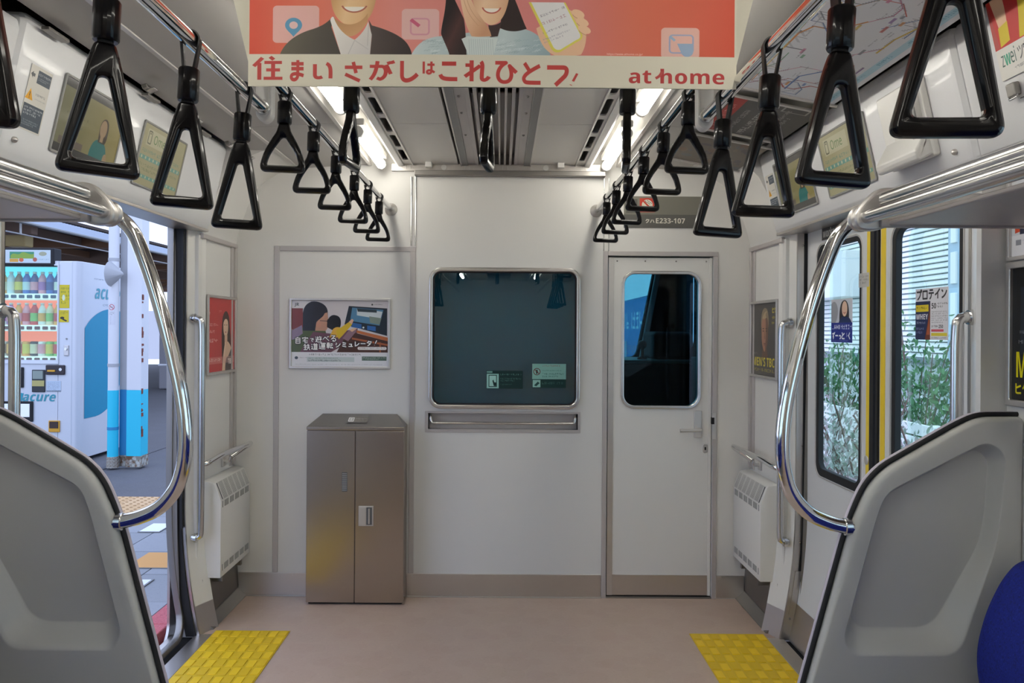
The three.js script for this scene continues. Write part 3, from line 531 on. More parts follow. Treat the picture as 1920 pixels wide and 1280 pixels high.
function partitionGeo(s) {
  const n = 360, c = [1.18, 0.80], O = rayRing(roundPoly(outline, [0.02, 0.01, 0.06, 0.06, 0.10, 0.02, 0.02]), c, n), A = rayRing(roundPoly(recessOut, 0.05), c, n), B = rayRing(roundPoly(recessIn, 0.05), c, n);
  const mix = (p, q, t) => p.map((a, i) => [a[0] + (q[i][0] - a[0]) * t, a[1] + (q[i][1] - a[1]) * t]);
  const shrink = (p, d) => p.map(([x, y]) => { const l = Math.hypot(x - c[0], y - c[1]); return [x - (x - c[0]) / l * d, y - (y - c[1]) / l * d]; });
  const rings = [[O, -0.065], [O, -0.018], [shrink(O, 0.002), -0.010], [shrink(O, 0.007), -0.003], [shrink(O, 0.015), 0], [mix(O, A, 0.5), 0], [A, 0], [mix(A, B, 0.08), -0.0015], [mix(A, B, 0.2), -0.007], [mix(A, B, 0.5), -0.026], [mix(A, B, 0.8), -0.045], [mix(A, B, 0.93), -0.051], [B, -0.053], [mix(B, B.map(() => c), 0.3), -0.0535], [B.map(() => c), -0.0535]];
  const pos = [], idx = [];
  for (const [r, z] of rings) for (const [x, y] of r) pos.push(s * x, y, ZP + z);
  for (let k = 0; k < rings.length - 1; k++) for (let i = 0; i < n; i++) { const a = k * n + i, b = k * n + (i + 1) % n, d = a + n, e = b + n; s > 0 ? idx.push(a, b, d, b, e, d) : idx.push(a, d, b, b, d, e); }
  const back = rings.length * n; pos.push(s * c[0], c[1], ZP - 0.065); for (let i = 0; i < n; i++) s > 0 ? idx.push(back, (i + 1) % n, i) : idx.push(back, i, (i + 1) % n);
  const g = new THREE.BufferGeometry(); g.setAttribute('position', new THREE.Float32BufferAttribute(pos, 3)); g.setAttribute('uv', new THREE.Float32BufferAttribute(new Float32Array(pos.length / 3 * 2), 2)); g.setIndex(idx); g.computeVertexNormals();
  return g;
}
for (const s of [-1, 1]) {
  const w = s < 0 ? 'open doorway' : 'closed door';
  const p = thing('seat_partition', `large grey moulded seat-end screen with a recessed face beside the ${w}`, 'partition', [s * 1.15, 0.1, ZP]);
  W(p, 'panel', partitionGeo(s), M.grp);
  W(p, 'edge_trim', pipe([[1.446, 1.202], [1.335, 1.201], [1.283, 1.178], [1.044, 1.040], [0.986, 0.907], [0.769, 0.10]].map(([x, y]) => [s * x, y, ZP - 0.032]), 0.0065, 0.09), M.rubber);
  W(p, 'trim_lip', pipe([[1.446, 1.200], [1.335, 1.199], [1.283, 1.176], [1.046, 1.039], [0.988, 0.906], [0.771, 0.10]].map(([x, y]) => [s * x, y, ZP - 0.048]), 0.008, 0.09), std(lin(0.55, 0.5, 0.58), 0.4));
  const g = thing('grab_pole', `tall curved chrome grab pole rising from the seat-end screen beside the ${w}`, 'grab pole', [s * 0.99, 0.89, ZP - 0.03]);
  W(g, 'pole', smooth([[1.004, 0.892], [0.990, 0.894], [0.935, 0.906], [0.875, 0.935], [0.832, 0.985], [0.811, 1.05], [0.806, 1.12], [0.815, 1.22], [0.845, 1.36], [0.884, 1.50], [0.918, 1.60], [0.950, 1.675], [0.978, 1.708], [1.000, 1.722]].map(([x, y]) => [s * x, y, ZP - 0.024]), 0.0195), M.chrome);
  W(g, 'foot_collar', new THREE.CylinderGeometry(0.0235, 0.0235, 0.016, 20).rotateZ(PI / 2).translate(s * 0.982, 0.896, ZP - 0.024), M.chromeSoft);
  const r = thing('luggage_rack', `luggage rack with two steel tubes above the seats by the ${w}`, 'luggage rack', [s * 1.2, 1.70, -1.2]);
  W(r, 'front_tube', rod([s * 1.0, 1.722, -2.04], [s * 1.0, 1.722, 1.2], 0.0185), M.chromeSoft);
  W(r, 'upper_tube', rod([s * 1.035, 1.762, -1.975], [s * 1.035, 1.762, 1.2], 0.0215), M.chromeSoft);
  const arm = roundPoly([[0.965, 1.722], [0.985, 1.755], [1.03, 1.80], [1.11, 1.80], [1.40, 1.78], [1.40, 1.70], [1.10, 1.712], [1.02, 1.685], [0.975, 1.69]], 0.025);
  W(r, 'bracket', slab(arm, 0.03, 0.008).mx(s).translate(0, 0, -2.035), M.alu);
  W(r, 'ring', new THREE.TorusGeometry(0.026, 0.009, 12, 28).translate(s * 1.0, 1.722, -2.045), M.alu);
  W(r, 'shelf', box(s * 1.05, s * 1.44, 1.700, 1.712, -2.0, 1.2, 0.004), M.trim);
  W(r, 'shelf_edge', box(s * 1.03, s * 1.44, 1.694, 1.716, -2.012, -1.995, 0.004), M.trim);
  // pole at each pillar of the doorway
  for (const [z, tilt, which] of [[-3.585, 1, 'by the end wall bay'], [-2.205, -1, 'behind the seat-end screen']]) {
    const v = thing('door_pole', `slim vertical steel handle at the ${w} pillar ${which}`, 'grab pole', [s * 1.36, 0.44, z]);
    const x = 1.352, m = 1.402;
    W(v, 'bar', pipe([[s * m, 1.466, z + 0.006], [s * (x + 0.004), 1.466, z], [s * x, 1.40, z], [s * x, 0.52, z], [s * (x + 0.002), 0.444, z], [s * (m - 0.01), 0.444, z + 0.006]], 0.0155, 0.035), M.chromeSoft);
    for (const [y, dx] of [[1.466, 0], [0.444, -0.015]]) W(v, 'flange', new THREE.CylinderGeometry(0.021, 0.023, 0.014, 20).rotateZ(PI / 2).translate(s * (m - 0.014 + dx), y, z + 0.006), M.chromeSoft);
  }
  const b = thing('bench_seat', `long blue upholstered bench along the ${s < 0 ? 'open' : 'closed'} door side`, 'bench', [s * 1.2, 0.1, -0.4]);
  const back = roundPoly([[1.44, 0.855], [1.36, 0.848], [1.318, 0.80], [1.278, 0.72], [1.252, 0.62], [1.258, 0.53], [1.29, 0.45], [1.44, 0.45]], 0.05), cush = roundPoly([[0.87, 0.36], [0.86, 0.42], [0.90, 0.455], [1.30, 0.44], [1.32, 0.36]], 0.04);
  for (let i = 0; i < 7; i++) { const z0 = -1.965 + i * 0.46; W(b, 'seat_back', mapBox(slab(back, 0.456, 0.03, 8).mx(s).translate(0, 0, z0)), M.seat); W(b, 'cushion', mapBox(slab(cush, 0.456, 0.02, 8).mx(s).translate(0, 0, z0)), M.seat); }
  W(b, 'base', box(s * 0.98, s * 1.40, 0.1, 0.36, -1.9, 1.2, 0.02), M.grey);
}

// ---------- headers over the doors ----------
const skin = '#d9b08c', hairDark = '#2a1c1a';
const routeTex = paint(384, 230, (k, w, h) => {
  k.fillStyle = '#b9b184'; k.fillRect(0, 0, w, h);
  k.fillStyle = '#cfc8a0'; k.fillRect(36, 16, 200, 62); k.lineWidth = 5; k.strokeStyle = '#6d6a4c'; k.beginPath(); k.roundRect(46, 24, 26, 46, 4); k.stroke(); k.fillStyle = '#6d6a4c'; k.fillRect(54, 30, 10, 5);
  text(k, 'Ome', 92, 64, 48, '#6b8a4a', 'sans-serif', 'normal');
  small(k, 20, 92, 340, 20, '#4c8f86', 1, 0.6); k.fillStyle = '#74ab9a'; k.fillRect(10, 118, 364, 15); for (let i = 0; i < 11; i++) blob(k, 26 + i * 33, 125, 6, 6, '#d8d7b0');
  small(k, 20, 146, 340, 34, '#6d7d52', 2, 0.6); k.fillStyle = '#74ab9a'; k.fillRect(10, 190, 364, 13); for (let i = 0; i < 11; i++) blob(k, 26 + i * 33, 196, 5, 5, '#d8d7b0');
});
const videoTex = paint(384, 230, (k, w, h) => {
  const g = k.createLinearGradient(0, 0, w, 0); g.addColorStop(0, '#8c8a6a'); g.addColorStop(1, '#a8995a'); k.fillStyle = g; k.fillRect(0, 0, w, h);
  k.fillStyle = '#4a4844'; k.fillRect(0, 0, w, 26); k.fillRect(0, h - 26, w, 26);
  small(k, 60, 60, 90, 14, '#5d5c40', 1, 0.5); small(k, 40, 96, 130, 14, '#5d5c40', 1, 0.5); small(k, 50, 130, 90, 12, '#3e5a78', 1, 0.5);
  fillP(k, 'M210 204 C212 160 232 142 262 140 C296 140 318 164 322 204 Z', '#2f7f78'); fillP(k, 'M246 110 C240 62 292 52 300 90 C306 120 302 146 292 150 L250 150 Z', '#4c3f30'); blob(k, 270, 102, 22, 30, '#b99a74'); k.fillStyle = '#b99a74'; k.fillRect(260, 124, 20, 22);
  fillP(k, 'M300 204 C300 184 306 176 320 180 L330 204 Z', '#b99a74'); k.fillStyle = '#7b6f62'; k.fillRect(26, 180, 140, 22);
});
const noticeTex = paint(240, 420, (k, w, h) => {
  k.fillStyle = '#cfccc4'; k.fillRect(0, 0, w, h);
  fillP(k, 'M10 60 l24 -20 v12 h22 v20 h-22 v12 z', '#55585c'); k.fillStyle = '#4a5460'; k.fillRect(84, 20, 150, 84); small(k, 92, 36, 130, 20, '#d6d8da'); small(k, 92, 64, 130, 22, '#b6babd', 2);
  fillP(k, 'M44 150 L86 222 H2 Z', '#e0a21c'); k.fillStyle = '#222'; k.fillRect(41, 172, 6, 28); k.fillRect(41, 206, 6, 7); small(k, 106, 166, 110, 22, '#6d6f70'); small(k, 106, 200, 120, 12, '#8d8f90');
  k.fillStyle = '#44505c'; k.fillRect(6, 250, 222, 160); small(k, 20, 264, 190, 60, '#e0e2e3', 3); small(k, 20, 350, 180, 40, '#aab0b4', 3);
});
const lcd = (tex) => std(0x111111, 0.12, 0, { emissive: 0xffffff, emissiveMap: tex, emissiveIntensity: 0.42 });
const routeM = lcd(routeTex), videoM = lcd(videoTex), noticeM = printed(noticeTex);
const LO = { 1: [1.340, 1.900], '-1': [1.340, 1.912] }, HI = { 1: [1.262, 2.236], '-1': [1.262, 2.264] }, faceTilt = 0.226;
const faceAt = (s, v, z, lift = 0) => { const A = LO[s], B = HI[s]; const t = v / Math.hypot(A[0] - B[0], B[1] - A[1]); return [s * (A[0] + (B[0] - A[0]) * t - lift), A[1] + (B[1] - A[1]) * t, z]; };
for (const s of [-1, 1]) {
  const w = s < 0 ? 'open doorway' : 'closed door', near = -2.10, far = -3.66;
  const h = thing('door_header', `white slanted panel with display screens above the ${w}`, 'header panel', [s * 1.34, 1.885, (near + far) / 2]);
  const sec = roundPoly([[...LO[s]], [...HI[s]], [1.275, HI[s][1] + 0.026], [1.47, 2.30], [1.47, 1.886], [1.352, 1.886]], [0.012, 0.015, 0.01, 0.005, 0.005, 0.008]);
  W(h, 'panel', mapBox(toCreasedNormals(slab(sec, near - far, 0.03).mx(s).translate(0, 0, far), 0.5)), M.header);
  W(h, 'lower_plate', box(s * 1.345, s * 1.47, 1.876, 1.888, far + 0.02, near - 0.04, 0.002), M.steel);
  W(h, 'end_shroud', slab(roundPoly([[1.35, 1.86], [1.36, 1.90], [1.47, 1.90], [1.47, 1.86]], 0.008), 0.09).mx(s).translate(0, 0, near - 0.10), M.grey);
  for (const z of s > 0 ? [-2.25, -2.95, -3.42] : [-2.2, -2.8, -3.3]) W(h, 'latch', box(s * 1.225, s * 1.25, 2.252, 2.262, z - 0.05, z + 0.05, 0.002), M.steelDark);
  const screwAt = faceAt(s, 0.035, s > 0 ? -2.18 : -2.16, 0.004);
  W(h, 'lock', new THREE.SphereGeometry(0.009, 12, 8).translate(...screwAt), M.steel);
  // screens
  const zs = s > 0 ? [[-3.30, videoM, 'dim advertising screen with a woman'], [-2.81, routeM, 'lit route screen with coloured line diagram']] : [[-2.51, videoM, 'dim advertising screen with a woman'], [-3.025, routeM, 'lit route screen with coloured line diagram']];
  for (const [z, m, what] of zs) {
    const t = thing('display_screen', `${what} in the header above the ${w}`, 'screen');
    onSide(t, s, ...faceAt(s, 0.165, z, 0.001), faceTilt);
    part(t, 'bezel', ring(0.378, 0.243, 0.008, 0.008, 0.006, 0.002), M.grey);
    part(t, 'display', sheet(0.364, 0.228, 0.003), [M.dark, M.dark, M.dark, M.dark, m, M.dark]);
  }
  const n = thing('notice_label', `grey warning stickers beside the screens above the ${w}`, 'sticker');
  onSide(n, s, ...faceAt(s, 0.165, s > 0 ? -3.565 : -2.215, 0.001), faceTilt);
  part(n, 'print', sheet(0.10, 0.185, 0.0008), noticeM);
}
{ // intercom box
  const t = thing('emergency_box', 'white slanted emergency call box near the front end of the closed door header', 'emergency box');
  onSide(t, 1, ...faceAt(1, 0.16, -2.37, 0.0), faceTilt);
  part(t, 'cover', slab(roundPoly([[-0.125, -0.115], [0.125, -0.115], [0.125, 0.125], [-0.125, 0.125]], 0.012), 0.022, 0.006), M.whiteGloss);
  part(t, 'chute', at(toCreasedNormals(slab(roundPoly([[0, 0.0], [0.075, -0.09], [0.065, -0.12], [0, -0.10]], 0.012), 0.24, 0.006).rotateY(-PI / 2), 0.6), 0.12, 0.0, 0.0), M.whiteGloss);
  part(t, 'receiver', new RoundedBoxGeometry(0.045, 0.19, 0.045, 3, 0.012).translate(0.085, 0.02, 0.02), M.whiteGloss);
  part(t, 'slot', box(0.094, 0.112, -0.05, 0.09, 0.04, 0.046, 0.003), M.grey);
  part(t, 'print', at(sheet(0.10, 0.09, 0.001), -0.01, 0.0, 0.022), printed(paint(200, 180, (k) => { k.fillStyle = '#d2d0c9'; k.fillRect(0, 0, 200, 180); small(k, 10, 14, 150, 40, '#8b8b88', 3); k.fillStyle = '#c98d86'; k.fillRect(10, 84, 130, 4); k.strokeStyle = '#c05a50'; k.lineWidth = 4; k.stroke(new Path2D('M70 108 H100 L85 136 Z')); })));
}
// ---------- posters ----------
function framed(name, label, s, z, y, w, h, tex, x = 1.372, b = 0.014) {
  const t = thing(name, label, 'poster'); onSide(t, s, s * x, y, z);
  part(t, 'frame', ring(w, h, 0.004, b, 0.012, 0.003), M.alu);
  part(t, 'print', sheet(w - 2 * b + 0.004, h - 2 * b + 0.004, 0.003), printed(tex, M.alu, 0.3));
  return t;
}
const redTex = paint(440, 440, (k, w, h) => {
  const g = k.createLinearGradient(0, 0, w, h); g.addColorStop(0, '#c23a36'); g.addColorStop(1, '#b32f30'); k.fillStyle = g; k.fillRect(0, 0, w, h);
  fillP(k, 'M236 440 C228 300 214 240 228 150 C240 60 330 50 350 130 C366 210 392 300 384 440 Z', '#3a2019');
  fillP(k, 'M232 440 C240 340 268 290 300 262 L330 262 C380 286 416 310 420 440 Z', '#dcb89c'); blob(k, 290, 170, 42, 62, '#e2c0a4'); fillP(k, 'M272 220 h46 v60 h-46 z', '#d6ad90'); fillP(k, 'M244 150 C250 90 320 80 334 150 C320 120 280 112 258 140 Z', '#3a2019');
  k.fillStyle = '#5a3a30'; k.fillRect(262, 158, 18, 4); k.fillRect(298, 158, 18, 4); blob(k, 288, 204, 12, 4, '#b85a54');
  fillP(k, 'M284 440 C286 380 300 350 332 356 L392 300 L404 312 C410 360 404 400 400 440 Z', '#4a3a38'); fillP(k, 'M236 440 C240 360 262 300 282 262 L296 268 C276 330 272 400 274 440 Z', '#e6c6aa');
  small(k, 0, 84, 34, 28, '#e6c8c0'); small(k, 176, 70, 40, 20, '#e3b3a8'); small(k, 20, 150, 140, 26, '#f0dcd4'); small(k, 20, 190, 90, 26, '#f0dcd4'); small(k, 20, 240, 130, 34, '#f5e8e2');
  k.fillStyle = '#d8a79c'; k.globalAlpha = 0.5; k.fillRect(0, 352, w, 40); k.globalAlpha = 1; small(k, 16, 358, 180, 30, '#f4e6e0'); text(k, 'TBC', 330, 400, 46, '#f4e6e0');
});
framed('framed_poster', 'red framed poster of a woman in a dark top beside the open doorway', -1, -3.882, 1.388, 0.392, 0.392, redTex);
const menFace = (k) => {
  fillP(k, 'M206 352 L214 300 H300 L312 352 Z', '#5f4030'); fillP(k, 'M198 150 C196 100 226 82 256 82 C290 82 316 104 314 154 L310 226 C306 268 282 312 256 314 C230 312 204 270 200 226 Z', '#a5745a');
  fillP(k, 'M258 82 C290 82 316 104 314 154 L310 226 C306 268 282 312 258 314 C276 250 280 150 258 82 Z', 'rgba(58,34,24,0.5)');
  fillP(k, 'M192 176 C182 110 196 62 246 52 C300 46 332 86 320 178 C314 140 306 118 286 108 C262 118 228 116 214 112 C204 128 200 150 192 176 Z', '#8d7a5e'); fillP(k, 'M214 112 C230 84 262 66 296 74 C270 82 262 100 286 108 C262 120 232 118 214 112 Z', '#b39c78');
  k.fillStyle = '#3e281c'; k.fillRect(214, 172, 30, 6); k.fillRect(268, 172, 30, 6); blob(k, 229, 190, 11, 4, '#2c1c14'); blob(k, 283, 190, 11, 4, '#2c1c14'); fillP(k, 'M252 186 L243 236 H268 L260 186 Z', '#8a5e48'); blob(k, 256, 266, 22, 5, '#7a4a3e'); blob(k, 256, 276, 16, 4, '#8d5c4c');
};
const menTex = paint(440, 440, (k, w, h) => {
  k.fillStyle = '#45413f'; k.fillRect(0, 0, w, h); k.save(); k.translate(-20, -20); menFace(k); k.restore();
  small(k, 40, 300, 60, 16, '#b9b6b0'); text(k, "MEN'S TBC", 24, 382, 74, '#d6c522', 'sans-serif'); small(k, 24, 394, 380, 28, '#c8b824', 1); penLine(k, 'ヒゲ', 356, 30, 34, 7, '#d6c522'); small(k, 356, 80, 60, 60, '#d6c522', 2);
});
framed('framed_poster', "dark framed poster with a man's face and yellow lettering in the closed door bay", 1, -3.872, 1.384, 0.392, 0.392, menTex);
const menTex2 = paint(560, 400, (k, w, h) => {
  k.fillStyle = '#0e0d0f'; k.fillRect(0, 0, w, h); k.save(); k.translate(150, 0); menFace(k); k.restore(); k.fillStyle = '#1a2430'; k.fillRect(40, 60, 40, 200);
  small(k, 30, 188, 200, 14, '#b9bcc0'); small(k, 24, 216, 240, 18, '#cfd2d4'); k.save(); k.scale(0.62, 1); text(k, "MEN'S TBC", 24, 330, 108, '#e0d400'); k.restore(); penLine(k, 'ヒゲ', 14, 346, 34, 6, '#e0d400'); small(k, 90, 348, 280, 28, '#e0d400');
});
framed('framed_poster', 'black framed poster with a big yellow M on the wall above the blue bench', 1, -1.858, 1.419, 0.515, 0.392, menTex2, 1.444, 0.018);
const crowdTex = paint(560, 300, (k, w, h) => {
  k.fillStyle = '#dfe2e6'; k.fillRect(0, 0, w, h); fillP(k, 'M18 210 V120 L70 90 V200 Z', '#d4502c'); fillP(k, 'M40 216 C36 120 60 60 120 60 C170 66 176 150 170 216 Z', '#232a44'); fillP(k, 'M90 60 C90 30 130 30 130 60 L122 90 H98 Z', skin); fillP(k, 'M150 216 C150 120 180 90 240 90 L250 216 Z', '#c83a30');
  k.fillStyle = '#f2f2f4'; k.fillRect(0, 218, w, 82); k.fillStyle = '#8d8f98'; k.fillRect(22, 236, 24, 20); small(k, 54, 236, 240, 22, '#8d8f98', 2);
});
framed('framed_poster', 'white poster with a dark blue figure and orange corner above the black poster', 1, -1.858, 1.735, 0.515, 0.235, crowdTex, 1.444, 0.012);
// slanted advertising board over the rack
const zweiTex = paint(700, 500, (k, w, h) => {
  k.fillStyle = '#c72a26'; k.fillRect(0, 0, w, h); k.fillStyle = '#c9985a'; k.fillRect(260, 0, 440, 230); k.save(); k.scale(0.42, 1); fillP(k, 'M-20 380 L0 -10 H260 C250 60 240 120 200 170 C160 190 120 170 84 150 L20 140 Z', '#e3b48f'); fillP(k, 'M250 0 H560 C520 120 470 220 420 330 L330 250 C320 180 300 150 240 110 Z', '#d9a67f');
  fillP(k, 'M70 40 C100 60 140 50 190 24 C176 70 140 92 110 84 C90 78 76 62 70 40 Z', '#b01d22'); k.strokeStyle = '#f1d6c8'; k.lineWidth = 4; k.stroke(new Path2D('M84 56 C120 66 150 58 178 38'));
  fillP(k, 'M14 130 C60 96 130 130 150 160 L240 140 L260 210 L200 170 L160 190 C180 240 170 290 160 330 L90 350 C70 280 40 200 14 130 Z', '#eec3a0'); fillP(k, 'M70 310 L170 300 L160 370 L60 380 Z', '#d8c01c'); fillP(k, 'M330 240 L420 330 L470 380 H250 C270 330 290 300 300 250 Z', '#d8c01c'); fillP(k, 'M0 150 L50 380 H0 Z', '#b8443c'); k.restore();
  k.fillStyle = '#e4e2dc'; k.fillRect(0, 384, w, 116); k.save(); k.scale(0.42, 1); text(k, 'z', 34, 452, 76, '#3d5f56', 'sans-serif', 'normal'); text(k, 'w', 68, 452, 76, '#2fa07c', 'sans-serif', 'bold'); text(k, 'ei', 126, 452, 76, '#3d5f56', 'sans-serif', 'normal'); penLine(k, 'ツヴァイ', 204, 398, 56, 6, '#55585a', 0.98); small(k, 150, 466, 130, 18, '#55585a'); k.restore();
});
{
  for (const s of [-1, 1]) { const bd = thing('advert_board', `long white slanted board over the luggage rack by the ${s < 0 ? 'open doorway' : 'closed door'}`, 'board', [s * 1.36, 1.89, -0.5]); W(bd, 'panel', mapBox(toCreasedNormals(slab(roundPoly([[1.350, 1.902], [1.274, 2.232], [1.28, 2.26], [1.44, 2.26], [1.44, 1.886]], 0.008), 3.1, 0.004).mx(s).translate(0, 0, -2.095), 0.5)), M.header); W(bd, 'hatch_seam', box(-0.3, 0.3, -0.001, 0.001, 0, 0.0008, 0).rotateX(faceTilt).rotateY(s > 0 ? -PI / 2 : PI / 2).translate(...faceAt(s, 0.105, -1.60, -0.0095)), M.seam); }
  const t = thing('slanted_poster', 'red and yellow poster of a woman in red lipstick on the slope above the rack', 'poster'); onSide(t, 1, ...faceAt(1, 0.262, -1.645, -0.0085), faceTilt);
  zweiTex.repeat.set(1, 0.6); part(t, 'print', sheet(0.60, 0.20, 0.002), printed(zweiTex));
  const b = thing('board_clip', 'small steel clip below the red and yellow slanted poster', 'clip'); onSide(b, 1, ...faceAt(1, 0.13, -1.905, -0.009), faceTilt);
  part(b, 'body', new RoundedBoxGeometry(0.03, 0.034, 0.018, 3, 0.004).translate(0, 0, 0.009), M.steelDark); part(b, 'hook', pipe([[-0.012, -0.012, 0.01], [-0.012, -0.022, 0.016], [0.012, -0.022, 0.016], [0.012, -0.012, 0.01]], 0.003, 0.004), M.chromeSoft);
}
// ceiling posters
const mapTex = paint(1400, 520, (k, w, h) => {
  k.fillStyle = '#c9cbd2'; k.fillRect(0, 0, w, h); penLine(k, '路線ネットワーク', 34, 16, 40, 6, '#3a3d48', 0.86); k.fillStyle = '#8fa2b4'; k.fillRect(34, 66, 300, 3);
  const cols = ['#b04a44', '#4c6aa4', '#c07a3c', '#5a8a6a', '#7a5a92', '#6a6e78', '#b86a8a', '#c0a040'];
  k.lineJoin = 'round';
  for (let i = 0; i < 26; i++) {
    let x = rnd(60, w - 200), y = rnd(90, 420), d = Math.floor(rnd(0, 8)); k.strokeStyle = cols[i % 8]; k.lineWidth = i % 5 === 0 ? 8 : 4; k.beginPath(); k.moveTo(x, y);
    const st = [];
    for (let j = 0; j < 4; j++) { const a = d * PI / 4, l = rnd(60, 190); x = Math.min(w - 30, Math.max(30, x + Math.cos(a) * l)); y = Math.min(440, Math.max(80, y + Math.sin(a) * l * 0.7)); k.lineTo(x, y); st.push([x, y, a]); d += rnd() < 0.5 ? 1 : -1; }
    k.stroke();
    for (const [px, py, a] of st) for (let q = 0; q < 6; q++) { k.fillStyle = '#5d606c'; k.fillRect(px - Math.cos(a) * q * 12 - 1, py - Math.sin(a) * q * 9 - 9, 2.5, 13); }
  }
  for (let i = 0; i < 22; i++) { k.fillStyle = cols[(i * 3) % 8]; k.globalAlpha = 0.75; k.fillRect(rnd(60, w - 90), rnd(100, 420), rnd(26, 60), 12); } k.globalAlpha = 1;
  for (let i = 0; i < 30; i++) small(k, rnd(40, w - 100), rnd(90, 430), rnd(30, 90), 9, '#50545f', 1, 0.8);
  k.fillStyle = '#9fc0cf'; k.fillRect(20, 462, w - 40, 34); for (let i = 0; i < 6; i++) { small(k, 60 + i * 220, 468, 110, 22, '#4a88a8'); }
});
const darkTex = paint(640, 420, (k, w, h) => {
  k.fillStyle = '#4a4846'; k.fillRect(0, 0, w, h); k.fillStyle = '#a02c26'; k.fillRect(0, 66, w, 56); small(k, 20, 74, 480, 40, '#d8a8a0'); small(k, 20, 150, 420, 34, '#a9a7a2'); small(k, 20, 206, 520, 46, '#c2c0ba'); blob(k, 90, 330, 44, 44, '#55687c'); small(k, 180, 300, 380, 54, '#b4b2ac', 2); k.strokeStyle = '#9d9b95'; k.lineWidth = 8; k.strokeRect(540, 280, 70, 100);
});
const duskTex = paint(640, 420, (k, w, h) => { k.fillStyle = '#6e665e'; k.fillRect(0, 0, w, h); for (let i = 0; i < 40; i++) { k.globalAlpha = 0.5; blob(k, rnd(0, w), rnd(0, h), rnd(14, 50), rnd(8, 30), ['#4f465c', '#8a7864', '#5d6a78', '#7c5648'][i % 4]); } k.globalAlpha = 1; small(k, 60, 180, 400, 60, '#8f867a', 2, 0.6); });
for (const [z0, z1, tex, label] of [[-2.665, -1.62, mapTex, 'pale route map poster with many coloured lines on the ceiling cove'], [-3.20, -2.76, darkTex, 'dark grey ceiling poster with a red lettered band'], [-3.76, -3.30, duskTex, 'dim brown and purple ceiling poster nearest the end wall']]) {
  const t = thing('ceiling_poster', label, 'poster'); const x0 = 0.83, y0 = 2.283, x1 = 1.195, y1 = 2.214;
  onSide(t, 1, (x0 + x1) / 2 - 0.002, (y0 + y1) / 2 - 0.002, (z0 + z1) / 2, PI / 2 - Math.atan2(y0 - y1, x1 - x0));
  part(t, 'print', sheet(z1 - z0, 0.372, 0.001), printed(tex, M.white, 0.45));
  for (const e of [-1, 1]) part(t, 'clip_rail', new RoundedBoxGeometry(0.012, 0.40, 0.01, 2, 0.003).translate(e * ((z1 - z0) / 2 + 0.004), 0, 0.004), M.alu);
}
for (const z of [-2.62, -3.02, -3.40, -3.66]) { const t = thing('ceiling_clip', `steel clip on the ceiling cove above the open doorway, ${nth[[-3.66, -3.40, -3.02, -2.62].indexOf(z)]} from the end wall`, 'clip', [-1.165, 2.235, z]); part(t, 'body', new RoundedBoxGeometry(0.02, 0.016, 0.06, 2, 0.004).rotateZ(0.35), M.steelDark); part(t, 'tongue', new RoundedBoxGeometry(0.03, 0.006, 0.03, 2, 0.002).rotateZ(0.35).translate(0.012, -0.004, 0), M.chromeSoft); }
